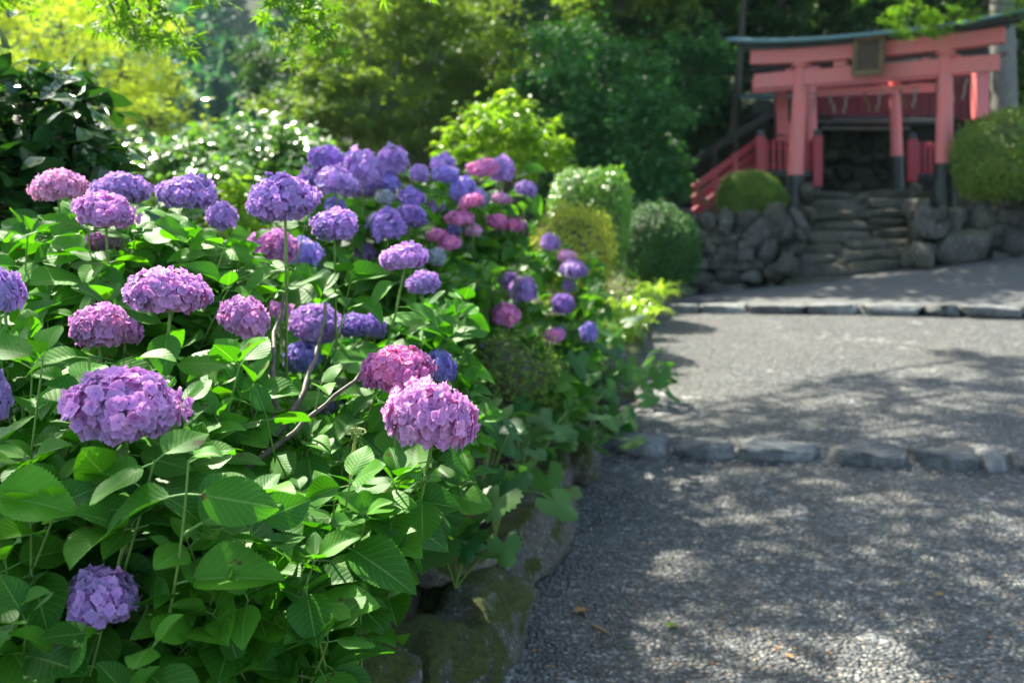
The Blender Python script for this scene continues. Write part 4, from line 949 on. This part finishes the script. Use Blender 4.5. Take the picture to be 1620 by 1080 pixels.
tree('golden_shrub', 'small upright yellow green shrub behind the violet heads at upper left', 'shrub', (*P(372, 440, 5.2)[:2], .35),
  [ell(372, 325, 5.2, 60, 90, .12), ell(385, 350, 5.1, 60, 90, .12), ell(350, 370, 5.2, 60, 70, .12), ell(440, 420, 5.0, 130, 90, .2)], 60, 1300, .08, LEAF_SLIM, M['nandina'], .02, sub_r=.35, flat=1., up=.3, shell=.3, seed=34)
tree('golden_shrub', 'golden leaved low shrub glowing in the sun behind the brown hydrangea branches', 'shrub', (*P(490, 700, 3.7)[:2], .33),
  [ell(500, 640, 3.7, 130, 80, .15), ell(430, 590, 3.9, 80, 70, .15), ell(540, 600, 3.8, 60, 50, .12), ell(405, 680, 3.6, 70, 80, .12)], 70, 2200, .035, LEAF_S, M['nandina'], .012, sub_r=.35, flat=.7, up=.5, shell=.3, seed=134)
tree('yellow_maple', 'sunlit yellow green maple behind the camellia at the left', 'tree', (*P(120, 500, 9.5)[:2], .0),
  [ell(60, 60, 9.2, 260, 130, .9), ell(190, 120, 9.4, 200, 110, .8), ell(240, 190, 9.0, 150, 120, .7), ell(110, 170, 9.4, 230, 130, .9), ell(250, 245, 9.0, 110, 70, .5), ell(10, 120, 9.5, 150, 200, .9), ell(90, -20, 9.6, 300, 120, 1.), ell(200, 30, 9.7, 170, 90, .7), ell(190, 270, 9.4, 160, 90, .6)],
  230, 17000, .058, LEAF_STAR, M['maple_gold'], .09, group='maples', sub_r=.34, flat=.3, up=1.2, shell=.35, seed=35)
tree('pink_tipped_maple', 'broad maple with olive and pinkish foliage behind the violet cluster', 'tree', (*P(600, 400, 16)[:2], .2),
  [ell(545, 110, 15.5, 140, 90, .9), ell(480, 165, 14.8, 170, 70, .8), ell(580, 60, 16, 230, 120, 1.2), ell(690, 90, 16.5, 220, 130, 1.2), ell(600, 160, 15.5, 210, 120, 1.1), ell(700, 190, 16.5, 200, 120, 1.), ell(560, 220, 15.5, 200, 90, .9), ell(780, 120, 17, 160, 150, 1.1), ell(610, -20, 16, 220, 110, 1.2), ell(700, -10, 17, 280, 110, 1.2), ell(650, 250, 15.8, 200, 90, .9), ell(530, 190, 15, 150, 60, .7)],
  330, 42000, .085, LEAF_Q, M['maple_mid'], .14, 'bark_grey', 'maples', sub_r=.33, flat=.28, up=1.2, shell=.35, seed=36)
tree('evergreen_tree', 'dense deep green broadleaf tree behind the clipped shrubs', 'tree', (*P(960, 400, 15.5)[:2], .2),
  [ell(950, 120, 15, 180, 130, .9), ell(990, 210, 14.6, 180, 130, .9), ell(920, 210, 15.2, 160, 140, .9), ell(1035, 290, 14.8, 90, 110, .5), ell(1010, 300, 15, 150, 110, .7), ell(880, 130, 16, 130, 180, .9), ell(1040, 210, 15.2, 110, 120, .7), ell(900, 280, 15.6, 140, 120, .8), ell(1090, 120, 17, 130, 130, .8)],
  260, 30000, .10, LEAF_Q, M['evergreen'], .15, sub_r=.32, flat=.6, up=.7, shell=.5, seed=37)
# background wood: individually placed big trees on the hillside
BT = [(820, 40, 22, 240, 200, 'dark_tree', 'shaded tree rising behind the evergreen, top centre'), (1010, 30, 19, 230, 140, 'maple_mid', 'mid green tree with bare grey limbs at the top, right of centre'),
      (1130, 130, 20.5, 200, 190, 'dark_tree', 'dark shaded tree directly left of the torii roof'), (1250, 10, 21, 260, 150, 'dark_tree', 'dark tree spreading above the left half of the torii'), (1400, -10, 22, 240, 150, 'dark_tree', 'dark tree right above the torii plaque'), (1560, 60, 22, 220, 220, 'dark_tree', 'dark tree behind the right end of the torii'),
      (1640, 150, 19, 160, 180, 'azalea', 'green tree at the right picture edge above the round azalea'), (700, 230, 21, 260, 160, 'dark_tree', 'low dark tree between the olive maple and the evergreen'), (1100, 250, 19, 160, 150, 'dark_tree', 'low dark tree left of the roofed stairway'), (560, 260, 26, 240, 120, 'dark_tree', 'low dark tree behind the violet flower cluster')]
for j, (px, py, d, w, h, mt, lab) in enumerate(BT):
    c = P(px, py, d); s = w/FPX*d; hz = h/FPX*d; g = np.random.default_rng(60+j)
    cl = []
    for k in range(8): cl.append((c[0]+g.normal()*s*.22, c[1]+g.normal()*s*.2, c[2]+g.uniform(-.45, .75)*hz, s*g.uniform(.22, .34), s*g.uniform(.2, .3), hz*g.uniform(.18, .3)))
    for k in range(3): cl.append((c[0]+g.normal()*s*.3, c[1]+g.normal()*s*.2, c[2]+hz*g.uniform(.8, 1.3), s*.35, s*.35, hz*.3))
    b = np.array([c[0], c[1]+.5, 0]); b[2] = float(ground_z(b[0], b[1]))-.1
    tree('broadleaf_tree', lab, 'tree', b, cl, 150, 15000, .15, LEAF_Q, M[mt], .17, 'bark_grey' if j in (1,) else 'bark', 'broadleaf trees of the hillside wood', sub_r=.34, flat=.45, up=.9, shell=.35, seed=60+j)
# tall trunk right of the torii
A = Acc(); a = P(1592, 330, 17); b = P(1582, -160, 17); tube(A, np.linspace(a, b, 12), np.linspace(.24, .17, 12), 14); tt = A.build('cedar_trunk', M['bark_grey'], None, a)
tag(tt, 'straight grey tree trunk rising behind the right end of the torii roof', 'tree trunk')
cl = [(x, y, z, 1.35, 1.2, .5) for x, y, z in [(-.6, 17.2, 7.2), (.9, 17.5, 7.3), (2.4, 17.2, 7.2), (3.9, 17.5, 7.5), (5.4, 17, 7.5), (1.7, 16.2, 6.8), (3.6, 16., 6.8), (5.6, 15.6, 7.), (7., 16., 7.2), (0., 19, 8.5), (2, 19.5, 8.8), (4, 19.2, 8.8), (6, 19, 8.8), (7.6, 17.6, 8.)]]
tree('slanting_tree', 'tall tree with a slim leaning trunk behind the left end of the torii roof', 'tree', P(1150, 360, 17.5), cl, 190, 15000, .15, LEAF_Q, M['dark_tree'], .11, 'bark', 'broadleaf trees of the hillside wood', sub_r=.45, flat=.35, up=1.2, shell=.2, seed=88, trunk_top=P(1185, -160, 18.2), smin=12)
# conifers on the far hill
def conifer(acc, tr, base, h, r, n, size):
    g = rng; t = g.random(n)**.7; an = g.uniform(0, 6.28, n); rad = r*(1-t)*(.55+.45*g.random(n)**.5)*(1+.25*np.sin(t*h*2.2+an*0))
    pos = base+np.stack([np.cos(an)*rad, np.sin(an)*rad, h*(.08+.92*t)], 1); a = np.stack([np.cos(an), np.sin(an), np.full(n, -.5)], 1)+g.normal(size=(n, 3))*.3
    acc.inst(LEAF_Q, frames(a, np.array([0, 0, 1.])+g.normal(size=(n, 3))*.4), pos, size*g.uniform(.6, 1.4, n), g.random(n)); tube(tr, np.linspace(base, base+[0, 0, h*.97], 5), np.linspace(h*.018, .03, 5), 6)
CO = [(300, 150, 62, 17), (345, 120, 66, 19), (385, 145, 58, 18), (420, 95, 64, 20), (455, 130, 60, 18), (330, 200, 55, 13), (405, 190, 54, 14), (270, 110, 68, 18), (240, 170, 60, 15), (470, 60, 70, 20), (365, 60, 82, 18), (310, 60, 84, 18), (440, 30, 86, 18)]
names = ['shortest', 'blue green', 'slender', 'tall', 'broad', 'low front', 'small front', 'hazy left', 'leftmost', 'rightmost tall', 'hazy upper', 'hazy upper left', 'hazy upper right']
for j, (px, py, d, h) in enumerate(CO):
    top = P(px, py, d); b = top-[0, 0, h]; root = empty('conifer', b, f'{names[j]} conifer on the far hillside in the gap between the maples', 'conifer', 'conifers on the far hill'); rng = np.random.default_rng(90+j)
    A = Acc(); B = Acc(); conifer(A, B, b, h, h*.17, 2600, .75); A.build('crown', M['conifer'], root, smooth=False); B.build('trunk', M['bark'], root)
# far-off wood covering the hills: one uncountable mass
rng = np.random.default_rng(77); A = Acc(); B = Acc()
pts = []
for k in range(900):
    y = rng.uniform(24, 170); x = rng.uniform(-.75, .9)*y; az = x/y
    if y < 78 and az < -.12: continue
    if y < 30 and rng.random() < .4: continue
    pts.append((x, y))
for (x, y) in pts:
    z = float(ground_z(np.array(x), np.array(y))); h = rng.uniform(5, 9)*(1 if y > 60 else .75); n = 420 if y < 60 else 240; r = h*.34
    d = rdir(n); rad = .55+.45*rng.random(n)**.5; pos = np.array([x, y, z+h*.55])+d*rad[:, None]*[r, r, h*.5]*(1+lump(d, .25, 3, int(x*10+y*1000) % 99999))[:, None]
    A.inst(LEAF_Q, frames(rng.normal(size=(n, 3))*[1, 1, .5], np.array([0, 0, .8])+rng.normal(size=(n, 3))*.5), pos, (.45 if y < 60 else .9)*rng.uniform(.6, 1.3, n), np.clip(rng.random()*.6+rng.random(n)*.4, 0, 1))
tag(A.build('distant_wood', M['conifer'], None, (0, 60, 0), smooth=False), 'mixed dark green wood covering the hills behind the shrine', 'wood', kind='stuff')
# nandina, clipped shrubs
tree('nandina_shrub', 'bright yellow green nandina shrub glowing in the sun behind the pink heads', 'shrub', (*P(800, 420, 9)[:2], .4),
  [ell(790, 190, 8.8, 130, 60, .4), ell(755, 215, 8.6, 110, 50, .3), ell(840, 215, 9, 110, 60, .4), ell(810, 250, 8.8, 150, 60, .4), ell(865, 245, 9, 60, 40, .2), ell(800, 165, 8.8, 40, 50, .15), ell(720, 235, 8.5, 60, 30, .2), ell(885, 225, 9, 40, 30, .15)], 120, 3000, .095, LEAF_SLIM, M['nandina'], .03, sub_r=.34, flat=.5, up=.8, shell=.35, seed=38)
clipped('clipped_hedge', 'tall clipped drum shaped evergreen with a bright glossy top', 'topiary', P(934, 345, 10.6), (.39, .40, .50), 9000, .045, M['box'], 'bark', 3.2, 41, 'clipped shrubs', base_z=.3)
clipped('golden_azalea', 'rounded golden topped azalea in front of the clipped drum', 'shrub', P(905, 410, 8.9), (.33, .34, .44), 9000, .032, M['azalea_gold'], 'bark', 2.2, 42, 'clipped shrubs', base_z=.3, jit=.08, amp=.12)
clipped('dark_hedge', 'low dark rounded hedge beside the retaining wall', 'hedge', P(1042, 392, 12.0), (.46, .5, .46), 9000, .045, M['box_dark'], 'bark', 2.6, 43, 'clipped shrubs', base_z=.2)
clipped('round_azalea', 'large rounded azalea on the wall at the right picture edge', 'shrub', P(1625, 250, 13.2), (.90, .8, .68), 36000, .036, M['azalea'], 'bark', 2.2, 44, 'clipped shrubs', base_z=1.15)
clipped('low_azalea', 'low mounded azalea on the wall left of the torii post', 'shrub', P(1188, 311, 14.7), (.47, .42, .38), 14000, .036, M['azalea'], 'bark', 1.9, 45, 'clipped shrubs', base_z=1.1, amp=.1)
clipped('small_azalea', 'small dark fine leaved azalea below the violet flower by the border rocks', 'shrub', P(805, 600, 4.5), (.20, .22, .20), 4200, .022, M['azalea'], 'bark', 2.1, 46, 'clipped shrubs', base_z=.33, jit=.16, amp=.15)
clipped('dark_shrub', 'dark ferny shrub under the evergreen, left of the slanting red railing', 'shrub', P(1066, 405, 14.6), (.42, .4, .42), 6000, .06, M['box_dark'], 'bark', 2.2, 47, 'clipped shrubs', base_z=.2, amp=.12)
# strap leaved plants in the sun
def strap_plant(base, n, L, w, seed, lab):
    g = np.random.default_rng(seed); A = Acc(); base = np.array(base)
    for k in range(n):
        an = g.uniform(0, 6.28); ll = L*g.uniform(.6, 1.1); out = g.uniform(.3, .9)*ll; hgt = ll*g.uniform(.5, .9)
        d = np.array([math.cos(an), math.sin(an), 0]); s = np.cross(d, [0, 0, 1.]); b = base+g.normal(size=3)*[.06, .06, 0]
        c = bez(b, b+d*out*.4+[0, 0, hgt*1.15], b+d*out+[0, 0, hgt*g.uniform(.3, .9)], 8); ww = w*np.sin(np.linspace(.25, 3.1, 8))[:, None]
        V = np.stack([c-s*ww, c+[0, 0, -.006], c+s*ww], 1).reshape(-1, 3); A.add(V, grid_faces(8, 3), None, g.random())
    tag(A.build('strap_leaved_plant', M['strap'], None, base), lab, 'plant', 'strap leaved plants by the path')
rng = np.random.default_rng(50)
SP = [(985, 520, 8.8), (1010, 500, 9.3), (1025, 470, 10.2), (960, 500, 8.6), (1000, 460, 9.8), (1035, 450, 11), (1050, 440, 11.4), (975, 470, 9.2), (955, 535, 7.8), (985, 550, 8.)]
SPL = ['second nearest the kerb', 'in the middle of the sunny clump', 'behind the middle of the sunny clump', 'against the golden azalea foot', 'behind the golden azalea', 'close to the far kerb end', 'with drooping white lit leaves by the wall foot', 'below the clipped drum', 'nearest the violet flower by the path', 'on the edge of the border rocks']
for j, (px, py, d) in enumerate(SP):
    q = P(px, py+20, d); q[2] = max(.30, q[2]-.1); strap_plant(q, 46, .36, .014, 50+j, f'bright sunlit strap leaved plant {SPL[j]}')
# lobed leaf ground plants along the border
LP_ = [(835, 720, 3.9), (770, 680, 3.5), (800, 760, 3.4), (870, 640, 4.6), (900, 600, 5.2), (940, 640, 5.0), (740, 850, 2.95), (960, 580, 5.8), (1000, 600, 5.9), (850, 660, 4.2), (1015, 585, 6.5), (890, 560, 5.8), (960, 530, 6.8), (940, 675, 4.7)]
LPL = ['in front of the small azalea', 'right below the big lilac head', 'over the mossy border rock', 'beside the small azalea', 'under the pink flower by the path', 'leaning over the border towards the path', 'lowest, on bare soil below the big serrated leaf', 'under the blue violet flower', 'sticking out over the gravel', 'behind the moss topped rock', 'at the foot of the sunny strap leaves', 'between the flowers and the small azalea', 'in the sun at the bed edge', 'small, tucked into a rock joint']
for j, (px, py, d) in enumerate(LP_):
    g = np.random.default_rng(150+j); top = P(px, py, d); base = top.copy(); zb = .31 if d < 5 else .36; base[2] = min(zb, top[2]-.08); base[0] -= .04
    root = empty('lobed_leaf_plant', base, f'green lobed leaf plant {LPL[j]}', 'plant', 'lobed leaf plants along the border'); A = Acc(); B = Acc()
    n = 9 if d < 3.7 else 13; pos = top+g.normal(size=(n, 3))*([.07, .08, .04] if d < 3.7 else [.10, .12, .06]); pos[:, 2] = np.maximum(pos[:, 2], .12 if d > 3 else .3); a = (pos-base)*[1, 1, 0]+g.normal(size=(n, 3))*.1+[0, 0, -.05]
    A.inst(LEAF_PALM, frames(a, np.array([0, -.35, 1.])+g.normal(size=(n, 3))*.3), pos, .12*g.uniform(.6, 1.2, n), g.random(n)); A.build('foliage', M['anemone'], root)
    for q in pos: tube(B, bez(base, (base+q)/2+[0, 0, .04], q, 5), .0028, 4)
    B.uv = [u*0+[0, 1.] for u in B.uv]; B.build('stems', M['stem'], root)
# low ground cover of the bed
rng = np.random.default_rng(52); A = Acc(); n = 9000; u_ = rng.uniform(0, 12, n); v_ = rng.uniform(-5, -.25, n); keep = ~((u_ < 2.2) & (v_ > -1.2)); u_, v_ = u_[keep], v_[keep]; n = len(u_)
pos = C0+u_[:, None]*U2+v_[:, None]*V2; pos[:, 2] = bedz(u_)+.03+rng.random(n)*.12; A.inst(LEAF_S, frames(rng.normal(size=(n, 3))*[1, 1, .3], np.array([0, 0, 1.])+rng.normal(size=(n, 3))*.3), pos, rng.uniform(.03, .08, n), rng.random(n))
tag(A.build('ground_cover', M['azalea'], None, (0, 6, .3)), 'low leafy ground cover under the hydrangeas', 'ground cover', kind='stuff')
# leaf litter on the soil at the front
A = Acc(); n = 900; u_ = rng.uniform(-2, 3.5, n); v_ = rng.uniform(-1.6, -.2, n); pos = C0+u_[:, None]*U2+v_[:, None]*V2; pos[:, 2] = bedz(u_)+.045+rng.random(n)*.02
A.inst(LEAF_S, frames(rng.normal(size=(n, 3))*[1, 1, .15], np.array([0, 0, 1.])+rng.normal(size=(n, 3))*.35), pos, rng.uniform(.015, .05, n), rng.random(n)); tag(A.build('leaf_litter', M['deadleaf'], None, (0, 3, .3)), 'brown leaf litter on the bare soil behind the border', 'leaf litter', kind='stuff')
# tiny debris on the gravel
A = Acc(); n = 1500; u_ = rng.uniform(-.5, K2, n); v_ = np.abs(rng.normal(size=n))*2.2; pos = C0+u_[:, None]*U2+v_[:, None]*V2; pos[:, 2] = slope(u_, v_)+.004
A.inst(LEAF_S, frames(rng.normal(size=(n, 3))*[1, 1, .1], np.array([0, 0, 1.])+rng.normal(size=(n, 3))*.3), pos, rng.uniform(.006, .02, n), rng.random(n)); tag(A.build('fallen_bits', M['deadleaf'], None, (1, 5, 0)), 'tiny brown plant bits scattered over the gravel', 'debris', kind='stuff')
def stray(px, py, L, m, lab, name='fallen_leaf', T=LEAF_S, an=0.):
    u0, v0 = uv_of(G(px, py, 0)); q = G(px, py, float(slope(u0, v0))+.012); A = Acc(); A.inst(T, frames(np.array([[math.cos(an), math.sin(an), .05]]), np.array([[.1, -.1, 1.]])), [q], [L], np.array([.6])); tag(A.build(name, M[m]), lab, 'leaf', 'fallen leaves on the gravel')
stray(1053, 990, .05, 'nandina', 'small green fallen leaf on the near gravel', an=.6); stray(905, 965, .06, 'deadleaf', 'curled brown fallen leaf close to the border rocks', an=.2)
stray(960, 682, .07, 'deadleaf', 'yellow brown fallen leaf by the near kerb end', an=1.); stray(1255, 1040, .04, 'deadleaf', 'small tan fallen leaf low on the near gravel', an=2.); stray(1480, 940, .04, 'deadleaf', 'small tan fallen leaf at the right of the near gravel', an=.5)
A = Acc(); a = G(937, 988, .015); b = G(967, 1004, .012); tube(A, np.linspace(a, b, 4), [.006, .009, .008, .004], 7, .5, True); tag(A.build('twig', M['twig']), 'short brown twig lying on the near gravel', 'twig')
# ================================================================== the maple whose crown hangs over the path
rng = np.random.default_rng(55)
mb = np.array([-4.6, 5.6, .0])
cl = []
for (x, y, z, r) in [(-3.6, 3.9, 4.6, .8), (-2.7, 4.1, 4.9, .7), (-3.7, 5.0, 5.0, .8), (-2.3, 6.9, 5.4, 1.0), (-1.2, 7.2, 5.5, 1.0), (-.2, 7.6, 5.6, 1.0), (.9, 7.8, 5.9, 1.0), (-2.4, 8.3, 5.9, 1.0), (-1.2, 8.8, 6.1, 1.0), (.1, 9.0, 6.3, 1.0), (1.4, 9.2, 6.5, 1.0), (-1.6, 10.1, 6.5, .9), (-.2, 10.4, 6.6, .9), (1.2, 10.6, 6.8, .9), (2.5, 10.6, 7., .9), (2.4, 8.6, 6.3, 1.0), (.5, 11.7, 7., .7), (-.7, 11.5, 6.9, .6), (2., 12., 7.2, .7), (.3, 12.9, 7.4, .6), (1.8, 13., 7.5, .6), (3.3, 12.2, 7.4, .8), (4.6, 12.4, 7.4, .8), (-3.3, 7.2, 5.3, .9), (1.9, 7.2, 5.9, .9)]: cl.append((x, y, z, r, r, r*.34))
mt = tree('overhanging_maple', 'green maple whose low branch tips hang into the top left of the picture', 'tree', mb, cl, 340, 17000, .13, LEAF_STAR, M['maple_green'], .2, 'bark_grey', 'maples', sub_r=.42, flat=.3, up=1.4, shell=.1, seed=55, trunk_top=(-4.4, 6.0, 4.9), smin=12, limb=.12)
A = Acc(); B = Acc(); g = np.random.default_rng(56)
tips = [[(170, -60, 2.9), (215, 20, 2.9), (215, 70, 2.85)], [(200, -70, 3.0), (260, 10, 2.95), (300, 70, 2.9)], [(150, -60, 2.9), (185, 30, 2.9), (190, 40, 2.9)], [(250, -80, 3.), (290, -20, 3.), (345, -8, 3.)],
        [(380, -80, 3.), (440, -10, 2.95), (500, 20, 2.9)], [(420, -90, 3.), (470, 20, 2.95), (530, 72, 2.9)], [(400, -70, 3.), (430, 0, 3.), (470, 60, 2.95)], [(0, -80, 3.), (10, -20, 3.), (15, 10, 3.)], [(560, -90, 3.), (600, -40, 3.), (690, -25, 3.)], [(230, -60, 2.95), (240, 0, 2.95), (235, 50, 2.9)], [(450, -90, 3.), (500, 0, 2.95), (520, 50, 2.9)]]
for tp in tips:
    pts = bez(P(*tp[0]), P(*tp[1]), P(*tp[2]), 12); tube(B, pts, np.linspace(.006, .0015, 12), 5); s0 = P(*tp[0])+[0, .1, .9]; tube(B, bez(s0, (s0+pts[0])/2+[-.1, 0, .1], pts[0], 6), np.linspace(.014, .006, 6), 5)
    n = 30; k = g.integers(4, 12, n); pos = pts[k]+g.normal(size=(n, 3))*[.035, .05, .022]; a = np.stack([g.normal(size=n), g.normal(size=n), -np.abs(g.normal(size=n))*.9-.1], 1)
    A.inst(LEAF_STAR, frames(a, np.array([0, -.5, 1.])+g.normal(size=(n, 3))*.5), pos, .074*g.uniform(.6, 1.2, n), np.clip(g.random(n)*.8, 0, 1)); 
A.build('hanging_leaves', M['maple_green'], mt, smooth=False); B.build('hanging_twigs', M['bark'], mt)
# bright maple sprays above the torii
tree('roadside_maple', 'bright green maple spray hanging over the right part of the torii roof', 'tree', (*P(1760, 420, 12.5)[:2], .6),
  [ell(1440, 20, 12.6, 120, 70, .5), ell(1500, 40, 12.4, 110, 50, .5), ell(1560, 5, 12.6, 120, 60, .5), ell(1420, -40, 12.8, 160, 90, .7), ell(1540, -60, 12.6, 200, 90, .8), ell(1660, -40, 12.6, 200, 120, .9)], 90, 5500, .075, LEAF_STAR, M['maple_green'], .08, smin=12, limb=.15, trunk_top=P(1760, -60, 12.8), group='maples', sub_r=.34, flat=.3, up=1.2, shell=.3, seed=58)

# ================================================================== haze (air)
hz = NT('haze'); hz.m.node_tree.links.new(hz.n('VolumePrincipled', Color=(.50, .86, .95, 1), Density=.00028, Anisotropy=.2).outputs[0], hz.out.inputs['Volume'])
A = Acc(); lo = np.array([-175, -40, -6.]); hi = np.array([185, 200, 95.]); V = np.array([[x, y, z] for x in (lo[0], hi[0]) for y in (lo[1], hi[1]) for z in (lo[2], hi[2])])
A.add(V, np.array([[0, 1, 3, 2], [4, 6, 7, 5], [0, 4, 5, 1], [2, 3, 7, 6], [0, 2, 6, 4], [1, 5, 7, 3]]))
tag(A.build('haze', hz.m, None, (0, 0, 0), smooth=False), 'thin bluish summer haze in the air', kind='stuff')
